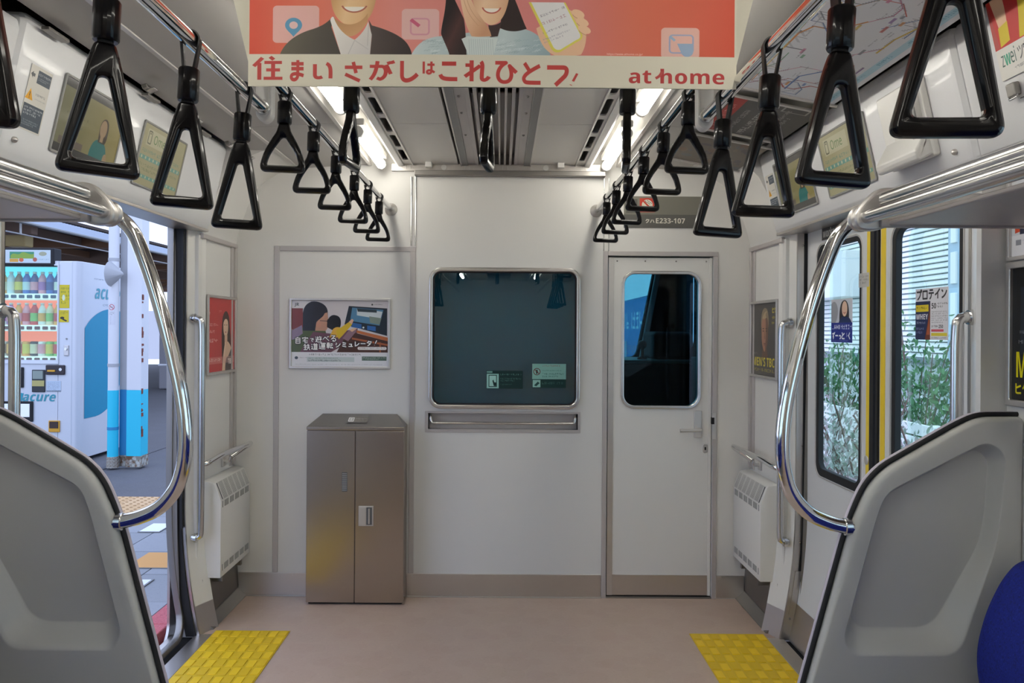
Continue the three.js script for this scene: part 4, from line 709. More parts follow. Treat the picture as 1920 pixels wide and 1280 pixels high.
// hanging poster
{
  const homeTex = paint(1832, 740, (k) => {
    k.fillStyle = '#d2cdbb'; k.fillRect(0, 0, 1832, 740); k.scale(2, 2); k.translate(-458, 203);         // drawn in the poster's own print grid
    const g = k.createLinearGradient(458, 0, 1370, 0); g.addColorStop(0, '#d0472f'); g.addColorStop(0.1, '#d8694f'); g.addColorStop(0.3, '#d98a80'); g.addColorStop(0.65, '#cf7f7c'); g.addColorStop(0.8, '#d06a50'); g.addColorStop(1, '#c9482c');
    k.fillStyle = g; k.fillRect(460, -195, 910, 292 + 1);
    const icon = (x, y, w2, h2) => { k.globalAlpha = 0.82; rrect(k, x, y, w2, h2, 8, '#dcb9b6'); k.globalAlpha = 1; };
    icon(504, -6, 87, 80); fillP(k, 'M527 36 A16 16 0 1 1 559 36 C559 46 548 52 543 61 C538 52 527 46 527 36 Z', '#5190b4'); blob(k, 543, 36, 8, 8, '#dcb9b6');
    icon(746, 0, 70, 66); k.strokeStyle = '#cf93a0'; k.lineWidth = 3.2; k.beginPath(); k.roundRect(763, 21, 34, 34, 6); k.stroke(); k.lineWidth = 7; k.strokeStyle = '#c95f7c'; k.beginPath(); k.moveTo(763, 23); k.lineTo(779, 37); k.stroke();
    k.globalAlpha = 0.8; rrect(k, 1232, 36, 72, 66, 8, '#dcc0b8'); k.globalAlpha = 1; k.strokeStyle = '#98a0c0'; k.lineWidth = 3; k.beginPath(); k.roundRect(1248, 52, 44, 38, 6); k.stroke(); fillP(k, 'M1262 70 h30 v14 a8 8 0 0 1 -22 6 z', '#8fa6c2'); k.lineWidth = 5; k.strokeStyle = '#8fa6c2'; k.beginPath(); k.moveTo(1248, 54); k.lineTo(1258, 64); k.stroke();
    const lg = (x0, y0, x1, y1, ...c) => { const q = k.createLinearGradient(x0, y0, x1, y1); c.forEach((v, i) => q.addColorStop(i / (c.length - 1), v)); return q; };
    // man in a dark suit
    fillP(k, 'M612 -60 C610 -10 616 20 640 34 C656 40 672 34 684 20 C698 0 700 -40 700 -60 Z', lg(612, 0, 700, 20, '#c99a66', '#e2bf90', '#dcb484', '#b98a5a')); fillP(k, 'M618 18 L620 42 C640 66 660 70 682 28 L682 10 C668 36 640 44 618 18 Z', lg(618, 20, 650, 70, '#b08254', '#cfa172'));
    fillP(k, 'M618 16 C606 30 600 36 580 44 C548 54 526 74 518 98 H632 L614 40 Z', lg(530, 60, 630, 90, '#5c5647', '#4a443a', '#3a342e')); fillP(k, 'M684 24 L690 36 C716 44 744 56 756 74 C762 84 765 92 765 98 H687 L690 60 Z', lg(690, 60, 765, 90, '#4c423e', '#3f3431', '#2c2322')); fillP(k, 'M632 98 L612 26 C612 20 616 16 618 18 C626 44 640 58 658 67 C670 56 678 44 683 28 L690 56 L687 98 Z', lg(615, 40, 690, 98, '#e8e5e0', '#d5d1cc', '#c4c0be')); k.strokeStyle = '#b9b6b4'; k.lineWidth = 1.4; k.stroke(new Path2D('M658 68 L646 98 M658 68 L684 88 M684 34 L682 80'));
    fillP(k, 'M638 -4 H676 C674 6 664 8 656 8 C648 8 640 4 638 -4 Z', '#e9e4da'); k.strokeStyle = '#a8604c'; k.lineWidth = 3; k.stroke(new Path2D('M634 -6 C642 12 670 12 680 -6'));
    // woman with a telephone
    fillP(k, 'M764 100 C776 70 796 60 822 58 L940 40 C984 36 1010 50 1026 100 Z', lg(770, 60, 1020, 90, '#c4d0d0', '#a9bcc0', '#b9c8ca', '#8fa6ae')); k.strokeStyle = '#94aab0'; k.lineWidth = 1.2; for (let i = 0; i < 150; i++) { k.globalAlpha = rnd(0.2, 0.7); k.strokeStyle = i % 3 ? '#8fa4aa' : '#d6e0e0'; const x = rnd(784, 1012), y = rnd(66, 98); k.stroke(new Path2D(`M${x} ${y} q3 -4 6 -1 q3 -4 5 -1`)); } k.globalAlpha = 1;
    fillP(k, 'M828 -60 C832 0 820 30 820 54 C826 72 834 88 836 100 H868 C866 70 866 40 862 20 Z', lg(820, 40, 868, 60, '#1c1214', '#4a2c2a', '#2a1c1a')); fillP(k, 'M940 -60 C962 -20 970 20 980 41 C960 50 944 48 930 40 Z', hairDark);
    fillP(k, 'M872 -60 C878 0 892 26 912 34 C932 32 946 10 950 -60 Z', lg(872, 0, 948, 10, '#d5a884', '#ecc9a6', '#e4bd98', '#c99a78')); fillP(k, 'M908 34 C920 36 930 30 934 24 L926 58 L912 60 Z', '#3c2a2a'); fillP(k, 'M900 -2 H928 C926 4 920 7 913 7 C906 7 901 4 900 -2 Z', '#eee6dc'); k.strokeStyle = '#bb5a4e'; k.lineWidth = 2.6; k.stroke(new Path2D('M897 -4 C902 12 926 12 931 -4'));
    fillP(k, 'M854 -30 C860 10 866 40 878 60 L914 58 C912 40 898 24 886 4 L872 -30 Z', lg(854, 0, 910, 30, '#e8c4a2', '#dfb592', '#c79674')); k.strokeStyle = '#c99a78'; k.lineWidth = 1; k.stroke(new Path2D('M862 -20 C868 10 880 24 890 36 M868 -20 C874 4 884 18 894 28'));
    fillP(k, 'M858 64 L870 58 L926 62 L918 100 H872 Z', '#c9d4d2'); k.strokeStyle = '#aebcbe'; for (let i = 0; i < 12; i++) k.stroke(new Path2D(`M${872 + i * 4} 64 l2 34`));
    fillP(k, 'M998 40 C1006 80 1020 96 1046 103 L1082 96 C1096 70 1092 40 1086 10 L1060 0 Z', '#e0b794'); fillP(k, 'M983 -16 L1052 -16 L1084 52 C1086 62 1080 66 1074 69 L1044 90 C1034 94 1030 90 1026 84 Z', '#d8cf5c'); fillP(k, 'M988 -16 L1049 -16 L1080 52 C1082 60 1078 62 1072 65 L1044 85 C1036 88 1033 84 1030 80 Z', '#dcdcdc');
    k.save(); k.translate(1000, 2); k.rotate(-0.42); small(k, 0, 10, 50, 8, '#8a8890'); small(k, -4, 26, 44, 10, '#b08890'); small(k, -10, 46, 50, 7, '#8a8890'); small(k, -16, 60, 52, 12, '#9a98a4', 2); k.restore();
    for (const [x, y] of [[1076, 8], [1084, 26], [1088, 42]]) { blob(k, x, y, 13, 8, '#e6c09c', 0.5); k.strokeStyle = '#b98a66'; k.lineWidth = 1; k.beginPath(); k.ellipse(x, y + 7, 11, 3, 0.5, 0, 3.1); k.stroke(); }
    text(k, 'https://www.athome.co.jp/', 1130, 103 - 7, 5.6, '#ecc8bc', 'sans-serif', 'normal');
    k.fillStyle = '#d2cdbb'; k.fillRect(458, 98, 920, 80);
    const G = k.createLinearGradient(464, 0, 1080, 0); G.addColorStop(0, '#b93a36'); G.addColorStop(0.2, '#c05a48'); G.addColorStop(0.34, '#ba4440'); G.addColorStop(0.42, '#b02530'); G.addColorStop(1, '#ac2a2c');
    for (const [c, x0, y0, x1, y1, lw] of [['住', 465, 104, 524, 154, 7], ['ま', 535, 110, 567, 154, 6.5], ['い', 577, 114, 620, 154, 7], ['さ', 637, 112, 676, 156, 7], ['が', 685, 111, 733, 154, 7], ['し', 742, 111, 779, 158, 8], ['は', 785, 112, 809, 140, 4.5], ['こ', 816, 111, 853, 156, 8], ['れ', 864, 109, 912, 156, 7.5], ['ひ', 920, 110, 963, 158, 7.5], ['と', 972, 113, 1008, 161, 7.5], ['つ', 1017, 114, 1058, 164, 8.5], ['!', 1054, 136, 1084, 164, 4.5]]) pen(k, c, x0, y0, x1 - x0, y1 - y0, lw, G);
    const h = k.createLinearGradient(1170, 0, 1350, 0); h.addColorStop(0, '#b02c2c'); h.addColorStop(0.5, '#b84c44'); h.addColorStop(1, '#b03c34');
    k.save(); k.translate(1170, 156); k.scale(1.12, 1); text(k, 'at home', 0, 0, 41, h); k.restore(); k.strokeStyle = h; k.lineWidth = 5.5; k.stroke(new Path2D('M1222 145 C1228 142 1232 138 1234 130'));
  });
  const t = thing('hanging_poster', 'large hanging paper poster with red Japanese lettering under the ceiling', 'poster', [0.022, 1.93, -1.62]);
  const curve = (w0, w1, h, bow) => { const g = new THREE.PlaneGeometry(1, h, 24, 12), p = g.attributes.position; for (let i = 0; i < p.count; i++) { const v = p.getY(i) / h + 0.5, u = p.getX(i); p.setXYZ(i, u * (w0 + (w1 - w0) * v), v * h, bow * (1 - 4 * u * u) * (1 - v)); } g.computeVertexNormals(); return g; };
  const fs = part(t, 'front_sheet', curve(1.030, 1.030, 0.364, 0.006), std(0xffffff, 0.6, 0, { map: homeTex }));
  part(t, 'back_sheet', at(curve(1.012, 1.19, 0.362, 0.004), 0.0, 0.003, -0.012), std(lin(0.62, 0.60, 0.50), 0.7));
  part(t, 'clip_bar', new RoundedBoxGeometry(1.1, 0.025, 0.02, 2, 0.004).translate(0, 0.366, -0.008), M.alu);
}
{ // framed advert on the end wall
  const simTex = paint(1024, 716, (k, w, h) => {
    k.fillStyle = '#cdc8cc'; k.fillRect(0, 0, w, h); k.fillStyle = '#c9c3c6'; k.fillRect(0, 0, w, 560); k.fillStyle = '#7a2f26'; k.fillRect(0, 88, 120, 230); k.fillStyle = '#d5d2d6'; k.fillRect(0, 0, 200, 88);
    fillP(k, 'M0 560 V330 C40 300 90 290 140 300 L360 330 L420 560 Z', '#4e5a34'); fillP(k, 'M0 330 L110 270 L120 360 L40 420 L0 430 Z', '#8a7890'); fillP(k, 'M230 340 L420 360 L700 300 L690 400 L420 560 H90 Z', '#6a4652');
    fillP(k, 'M600 330 L1024 440 V560 H480 Z', '#4a2a22'); fillP(k, 'M690 320 L1024 400 V440 L690 350 Z', '#b8683c'); fillP(k, 'M640 400 L1024 470 V490 L640 420 Z', '#a85c38'); k.fillStyle = '#a05a36'; k.fillRect(930, 450, 16, 110);
    fillP(k, 'M605 60 L1010 84 V380 L560 260 Z', '#1c2634'); fillP(k, 'M640 76 L970 100 L930 270 L620 220 Z', '#4f7ea0'); fillP(k, 'M690 86 L960 120 L940 200 L690 160 Z', '#c2cdd2'); fillP(k, 'M690 84 L900 100 V130 L700 120 Z', '#2a3640'); fillP(k, 'M820 170 L950 190 L930 260 L830 240 Z', '#7a8a80'); fillP(k, 'M650 240 L740 256 V306 L630 286 Z', '#2a5c9c'); fillP(k, 'M800 270 L890 280 V330 L800 316 Z', '#2a62aa'); blob(k, 760, 292, 10, 10, '#d8e0e4');
    fillP(k, 'M120 330 V150 C124 50 190 8 250 14 C330 20 384 70 382 130 L386 190 C400 230 396 260 386 268 C384 310 360 330 330 330 Z', '#1d1a22'); fillP(k, 'M250 330 L262 240 C290 200 330 190 350 140 L378 130 L388 196 L400 240 C388 256 392 300 360 332 Z', '#b98a72'); blob(k, 286, 262, 26, 34, '#c08a72'); k.strokeStyle = '#2a2a30'; k.lineWidth = 6; k.stroke(new Path2D('M300 220 L384 226')); k.beginPath(); k.ellipse(392, 226, 15, 20, 0, 0, 7); k.stroke();
    fillP(k, 'M376 290 C370 190 420 150 460 160 C520 168 530 220 518 280 L500 310 L430 320 Z', '#141014'); fillP(k, 'M440 310 C470 280 520 280 540 320 L520 400 H400 Z', '#d8a83c'); fillP(k, 'M470 330 L610 230 L640 260 L540 380 L500 420 Z', '#d2b024'); fillP(k, 'M604 232 L640 198 L656 212 L640 258 Z', '#d8ac8e'); fillP(k, 'M540 410 L610 320 L690 300 L680 340 L600 440 Z', '#8a6a74'); fillP(k, 'M612 318 L680 294 L690 304 L640 340 Z', '#d8ac8e');
    text(k, 'JR', 34, 62, 46, '#3a4a44'); blob(k, 852, 44, 10, 10, '#444'); small(k, 868, 36, 90, 15, '#555');
    for (const [c, lw] of [['#1a1418', 26], ['#f1efec', 11]]) { penLine(k, '自宅', 36, 400, 66, lw * 0.9, c, 1.16, -3); pen(k, 'で', 196, 406, 44, 44, lw * 0.7, c); penLine(k, '遊べる', 252, 384, 70, lw * 0.9, c, 1.12, -4); penLine(k, '鉄道運転', 128, 470, 70, lw * 0.9, c, 1.16, -6); penLine(k, 'シミュレータ!', 464, 452, 58, lw, c, 1.14, -4); }
    rrect(k, 700, 500, 306, 32, 15, '#e9e4e2'); small(k, 716, 506, 270, 20, '#77706e');
    k.fillStyle = '#dcdde2'; k.fillRect(0, 560, w, h - 560); small(k, 190, 574, 540, 28, '#5c6266'); k.fillStyle = '#b9c4c6'; k.fillRect(166, 612, 500, 52); small(k, 184, 618, 300, 18, '#66706f'); small(k, 184, 640, 330, 24, '#3f474a'); blob(k, 54, 622, 18, 16, '#47525c'); small(k, 80, 614, 76, 15, '#86888c'); k.fillStyle = '#566a60'; k.fillRect(746, 604, 260, 44); small(k, 756, 610, 240, 32, '#cfd8d2', 2); small(k, 40, 686, 920, 13, '#9a9ca2');
  });
  const t = thing('framed_poster', 'landscape framed poster with people and white lettering above the steel cabinet', 'poster', [-0.814, 1.3975, END]);
  part(t, 'frame', ring(0.540, 0.377, 0.005, 0.014, 0.014, 0.004), M.alu); part(t, 'print', sheet(0.516, 0.353, 0.004), printed(simTex, M.alu, 0.25));
}
{ // car number plate
  const t = thing('car_number_sign', 'grey sign with a no smoking mark and the car number above the cab door', 'sign', [0.898, 2.055, END]);
  part(t, 'plate', at(sheet(0.411, 0.168, 0.003), 0, 0, 0), printed(paint(820, 336, (k, w, h) => {
    k.fillStyle = '#79776d'; k.fillRect(0, 0, w, h); k.fillStyle = '#5d5c58'; k.fillRect(0, 194, w, h - 194); k.fillStyle = '#5a5953'; k.fillRect(24, 30, 120, 150);
    blob(k, 84, 92, 44, 46, '#d8d2c4'); blob(k, 84, 140, 52, 28, '#5a5953'); blob(k, 84, 112, 30, 40, '#b9b4a8');
    k.fillStyle = '#c04634'; k.fillRect(168, 20, 160, 150); blob(k, 248, 92, 72, 72, '#d8d2c4'); k.fillStyle = '#4a4a48'; k.fillRect(198, 104, 100, 14); k.strokeStyle = '#6a6a66'; k.lineWidth = 6; k.stroke(new Path2D('M226 44 C230 74 260 60 276 86 M246 40 C262 62 280 56 296 80')); k.strokeStyle = '#c23a2c'; k.lineWidth = 17; k.beginPath(); k.arc(248, 92, 66, 0, 7); k.stroke(); k.beginPath(); k.moveTo(202, 46); k.lineTo(294, 138); k.stroke();
    small(k, 30, 252, 130, 20, '#a9a69c'); small(k, 120, 282, 50, 12, '#a9a69c'); pen(k, 'ク', 230, 240, 44, 44, 9, '#d9d5c8'); pen(k, 'ハ', 280, 240, 44, 44, 9, '#d9d5c8'); text(k, 'E233-107', 334, 286, 76, '#d9d5c8');
  }), M.grey, 0.6));
}

// ---------- floor pads, heaters, lean bars, cabinet ----------
for (const s of [-1, 1]) {
  const w = s < 0 ? 'open doorway' : 'closed door';
  const t = thing('tactile_pad', `yellow tactile floor pad with raised tiles at the ${w}`, 'tactile pad', [s * 1.11, 0, -2.9]);
  W(t, 'base', box(s * 0.937, s * 1.285, 0.0005, 0.003, -3.607, -2.2, 0), M.yellow);
  const tile = new RoundedBoxGeometry(0.033, 0.005, 0.062, 2, 0.0018), half = new RoundedBoxGeometry(0.0365, 0.0036, 0.030, 2, 0.0016);
  for (let r = 0; r < 9; r++) for (let c = 0; c < 8; c++) {
    const m = part(t, 'tile', tile, (r + c) % 2 ? M.yellowTile : M.yellowTile2);
    m.position.set(s * (0.958 + c * 0.0435 - 1.11), 0.0035, -3.568 + r * 0.079 + (c % 2 ? 0.006 : 0) + 2.9);
  }
  // heater
  const h = thing('side_heater', `white heater box with slotted grille on the wall next to the ${w}`, 'heater', [s * 1.32, 0.23, -3.86]);
  const prof = roundPoly([[1.283, 0.232], [1.283, 0.600], [1.315, 0.685], [1.345, 0.692], [1.376, 0.692], [1.376, 0.232]], [0.006, 0.008, 0.008, 0.004, 0.002, 0.002]);
  W(h, 'body', mapBox(toCreasedNormals(slab(prof, 0.425, 0.004).mx(s).translate(0, 0, -4.078), 0.4)), M.whiteGloss);
  const gr = W(h, 'grille', mapBox(slab(poly([[1.2805, 0.606], [1.2825, 0.604], [1.3125, 0.680], [1.3105, 0.682]]), 0.39).mx(s).translate(0, 0, -4.06)), std(lin(0.13, 0.13, 0.13), 0.6));
  for (let i = 0; i < 36; i++) { const z = -4.056 + i * 0.0108, b = part(gr, 'grille_bar', new THREE.BoxGeometry(0.003, 0.084, i % 6 === 5 ? 0.008 : 0.0040), M.whiteGloss); b.position.set(s * (1.2955 - 1.32), 0.643 - 0.23, z + 3.86); b.rotation.z = s * -0.365; }
  for (const [y, n] of [[0.565, 26], [0.262, 26]]) { const sl = []; for (let i = 0; i < n; i++) if (i % 5 !== 4) sl.push(box(s * 1.2815, s * 1.284, y, y + 0.03, -4.05 + i * 0.0148, -4.05 + i * 0.0148 + 0.0095, 0)); const m = W(h, 'perforation', join(sl), std(lin(0.34, 0.34, 0.33), 0.6)); m.userData.kind = 'stuff'; }
  for (const z of [-4.0, -3.74]) W(h, 'support', box(s * 1.30, s * 1.37, 0.19, 0.233, z - 0.01, z + 0.01, 0.003), M.steelDark);
  W(h, 'bolt', new THREE.SphereGeometry(0.007, 10, 8).translate(s * 1.351, 0.175, -3.86), M.chromeSoft);
  const l = thing('lean_bar', `bent chrome lean bar above the heater next to the ${w}`, 'lean bar', [s * 1.31, 0.80, -3.85]);
  W(l, 'bar', pipe([[1.375, 0.775, -3.61], [1.345, 0.780, -3.64], [1.318, 0.802, -3.76], [1.262, 0.822, -4.045], [1.335, 0.762, -3.93]].map(([x, y, z]) => [s * x, y, z]), 0.0135, 0.03), M.chrome);
  W(l, 'bracket', pipe([[1.335, 0.764, -3.93], [1.342, 0.742, -3.925], [1.378, 0.742, -3.925]].map(([x, y, z]) => [s * x, y, z]), 0.009, 0.01), M.chromeSoft);
  W(l, 'foot', box(s * 1.366, s * 1.378, 0.715, 0.768, -3.945, -3.905, 0.004), M.alu);
}
{
  const t = thing('steel_cabinet', 'brushed stainless steel two-door cabinet with a sloped top', 'cabinet', [-0.703, 0, -4.02]), f = -3.957, b = END + 0.007;
  const steel = std(lin(0.44, 0.385, 0.33), 0.27, 1, { bumpMap: streakTex, bumpScale: 0.0001 });
  W(t, 'body', box(-0.955, -0.451, 0.012, 0.905, b, f - 0.014, 0.003), steel);
  W(t, 'plinth', box(-0.945, -0.461, 0, 0.012, b, f - 0.02, 0), M.dark);
  W(t, 'top_lip', box(-0.956, -0.450, 0.900, 0.918, b, f + 0.001, 0.004), steel);
  const P = [[-0.955, 0.917, f], [-0.451, 0.917, f], [-0.506, 0.972, b], [-0.901, 0.972, b], [-0.451, 0.917, b], [-0.955, 0.917, b]], g = new THREE.BufferGeometry();
  g.setAttribute('position', new THREE.Float32BufferAttribute([[0, 1, 2], [0, 2, 3], [1, 4, 2], [5, 0, 3], [3, 2, 4], [3, 4, 5]].flat().flatMap((i) => P[i]), 3)); g.computeVertexNormals();
  W(t, 'sloped_top', mapBox(g), M.steelDark);
  for (const [x0, x1, k] of [[-0.954, -0.7055, 0], [-0.7015, -0.452, 1]]) {
    const d = W(t, 'door', box(x0, x1, 0.012, 0.897, f - 0.014, f, 0.0025), steel);
    if (!k) { W(d, 'name_slot', box(-0.772, -0.743, 0.585, 0.684, f - 0.003, f + 0.001, 0.001), M.seam); for (let i = 0; i < 9; i++) W(d, 'slot_line', box(-0.770, -0.745, 0.59 + i * 0.0105, 0.5945 + i * 0.0105, f, f + 0.0018, 0.0005), M.grey); }
    else {
      W(d, 'latch_plate', box(-0.684, -0.607, 0.408, 0.512, f, f + 0.005, 0.003), M.alu);
      W(d, 'latch_recess', box(-0.643, -0.614, 0.415, 0.505, f + 0.004, f + 0.006, 0.001), M.seam);
      W(d, 'latch_flap', box(-0.678, -0.645, 0.413, 0.507, f + 0.004, f + 0.008, 0.002), M.alu);
      W(d, 'latch_key', box(-0.634, -0.624, 0.42, 0.50, f + 0.005, f + 0.010, 0.002), M.steel);
    }
  }
  const k = thing('cabinet_sticker', 'small pale pictogram sticker on the sloped cabinet top', 'sticker', [-0.703, 0.946, -4.021]); k.rotation.x = -PI / 2 + Math.atan2(0.055, f - b);
  part(k, 'print', at(sheet(0.105, 0.06, 0.0006), 0, 0, 0.0025), printed(paint(210, 120, (c) => { c.fillStyle = '#77716a'; c.fillRect(0, 0, 210, 120); rrect(c, 8, 16, 60, 88, 10, '#e8e6e2'); c.strokeStyle = '#7a766f'; c.lineWidth = 6; c.strokeRect(22, 32, 32, 54); c.beginPath(); c.moveTo(22, 58); c.lineTo(54, 58); c.stroke(); small(c, 80, 34, 120, 24, '#dedad4'); small(c, 80, 74, 90, 16, '#bab6b0'); })));
}
// ---------- stickers on glass and doors ----------
{
  const F = END - 0.001;
  const a = thing('window_sticker', 'dark sticker with a hand touching a tablet, low on the cab window', 'sticker', [0.064, 1.158, F]);
  part(a, 'print', sheet(0.194, 0.096, 0.0006), printed(paint(388, 192, (k) => { k.fillStyle = '#11302f'; k.fillRect(0, 0, 388, 192); k.fillStyle = '#8fc0b8'; k.fillRect(4, 34, 128, 154); k.fillStyle = '#1c3c3a'; k.fillRect(24, 46, 88, 128); k.fillStyle = '#9ccac2'; k.fillRect(32, 54, 72, 112); fillP(k, 'M64 108 L76 96 L84 124 L108 126 L104 164 H80 Z', '#16302f'); small(k, 150, 30, 220, 26, '#5b8f88'); small(k, 150, 76, 220, 44, '#4d7d77', 2); small(k, 150, 140, 120, 16, '#41706a'); k.fillStyle = '#6fa098'; k.fillRect(4, 6, 60, 18); }), M.grey, 0.9));
  const b = thing('window_sticker', 'pale green notice sticker with a red ring, low corner of the cab window', 'sticker', [0.301, 1.180, F]);
  part(b, 'print', sheet(0.18, 0.128, 0.0006), printed(paint(360, 256, (k) => { k.fillStyle = '#7fb0a6'; k.fillRect(0, 0, 360, 164); k.fillStyle = '#153835'; k.fillRect(0, 164, 360, 92); small(k, 110, 12, 180, 22, '#8a5b52'); blob(k, 50, 84, 38, 38, '#5a3a38'); blob(k, 50, 84, 30, 30, '#8fb8ae'); fillP(k, 'M36 70 L54 60 L64 96 L44 112 Z', '#1c3835'); k.strokeStyle = '#6a3c3a'; k.lineWidth = 8; k.beginPath(); k.moveTo(24, 60); k.lineTo(76, 108); k.stroke(); small(k, 108, 64, 200, 18, '#48776f'); small(k, 108, 96, 230, 54, '#2c5650', 2); k.fillStyle = '#8fbdb4'; k.fillRect(6, 172, 82, 78); fillP(k, 'M20 230 L60 190 L80 206 L44 240 Z', '#234744'); small(k, 104, 190, 220, 40, '#3f6d67'); }), M.grey, 0.9));
  const X = 1.4725;
  const stick = (name, label, z, y, w, h, tex, x = X) => { const t = thing(name, label, 'sticker'); onSide(t, 1, x, y, z); part(t, 'print', sheet(w, h, 0.0006), printed(tex, M.white, 0.5)); };
  stick('door_sticker', 'dark blue advert sticker with a smiling woman on the closed door glass', -3.222, 1.470, 0.200, 0.182, paint(300, 273, (k, w, h) => {
    k.fillStyle = '#1a2a8c'; k.fillRect(0, 0, w, h); k.fillStyle = '#c9cdd6'; k.fillRect(0, 0, w, 148); fillP(k, 'M0 30 C30 0 80 10 96 60 C104 100 80 140 60 148 H0 Z', '#9c9ea6'); fillP(k, 'M120 148 C116 70 130 10 190 8 C250 10 262 80 250 148 Z', '#2c2224'); blob(k, 192, 62, 38, 48, '#e4bfa6'); fillP(k, 'M110 148 C130 112 170 104 196 116 C240 106 270 120 290 148 Z', '#1c2c5c'); k.strokeStyle = '#b55a50'; k.lineWidth = 5; k.stroke(new Path2D('M176 82 C184 92 200 92 208 82'));
    small(k, 16, 158, 270, 44, '#f2f4fa'); penLine(k, 'ずーっと', 14, 208, 44, 9, '#f2f4fa', 1.05); small(k, 202, 208, 34, 44, '#f2f4fa'); pen(k, 'く', 240, 208, 40, 44, 9, '#f2f4fa'); small(k, 20, 258, 220, 10, '#b9c2ea');
  }));
  stick('door_sticker', 'white and navy protein advert sticker on the closed door glass', -2.549, 1.484, 0.194, 0.172, paint(300, 266, (k, w, h) => {
    k.fillStyle = '#dcdce2'; k.fillRect(0, 0, w, h); penLine(k, 'プロテイン', 6, 4, 54, 9, '#1c1c22', 1.06); fillP(k, 'M0 66 H140 V266 H0 Z', '#18234f'); k.fillStyle = '#d8c21c'; k.fillRect(4, 84, 120, 36); small(k, 12, 92, 100, 20, '#3c3a18'); text(k, 'WHEY', 6, 160, 40, '#e8e8ee'); small(k, 10, 170, 90, 18, '#c8ccd8'); small(k, 10, 200, 70, 40, '#98a4c8', 2); fillP(k, 'M140 66 L120 160 L90 266 H140 Z', '#6e3420'); fillP(k, 'M130 150 L104 240 H136 Z', '#a8552c');
    text(k, '50', 150, 106, 40, '#222226'); small(k, 200, 76, 92, 30, '#44444c', 2); small(k, 152, 118, 140, 66, '#77777f', 6); small(k, 152, 190, 60, 16, '#33333a'); text(k, '250', 216, 206, 24, '#33333a'); k.fillStyle = '#d85a6a'; k.fillRect(150, 212, 110, 12); k.fillStyle = '#d8c83c'; k.fillRect(150, 230, 140, 16); small(k, 152, 250, 130, 12, '#77777f');
  }));
  stick('door_sign', 'dark sign with pale lettering above the closed door glass', -3.252, 1.853, 0.255, 0.058, paint(400, 91, (k, w, h) => { k.fillStyle = '#3c3b3a'; k.fillRect(0, 0, w, h); k.save(); k.scale(1, 1.25); text(k, 'workp', 16, 58, 62, '#d6d4cd'); k.restore(); small(k, 230, 30, 150, 34, '#9c9a94'); }), 1.4535);
  stick('door_notice', 'small pale notice stuck between the door glass and the yellow stripe', -2.985, 1.625, 0.085, 0.055, paint(160, 100, (k, w, h) => { k.fillStyle = '#b9b8b4'; k.fillRect(0, 0, w, h); small(k, 10, 16, 140, 66, '#5d5d5b', 3); }), 1.4535);
}

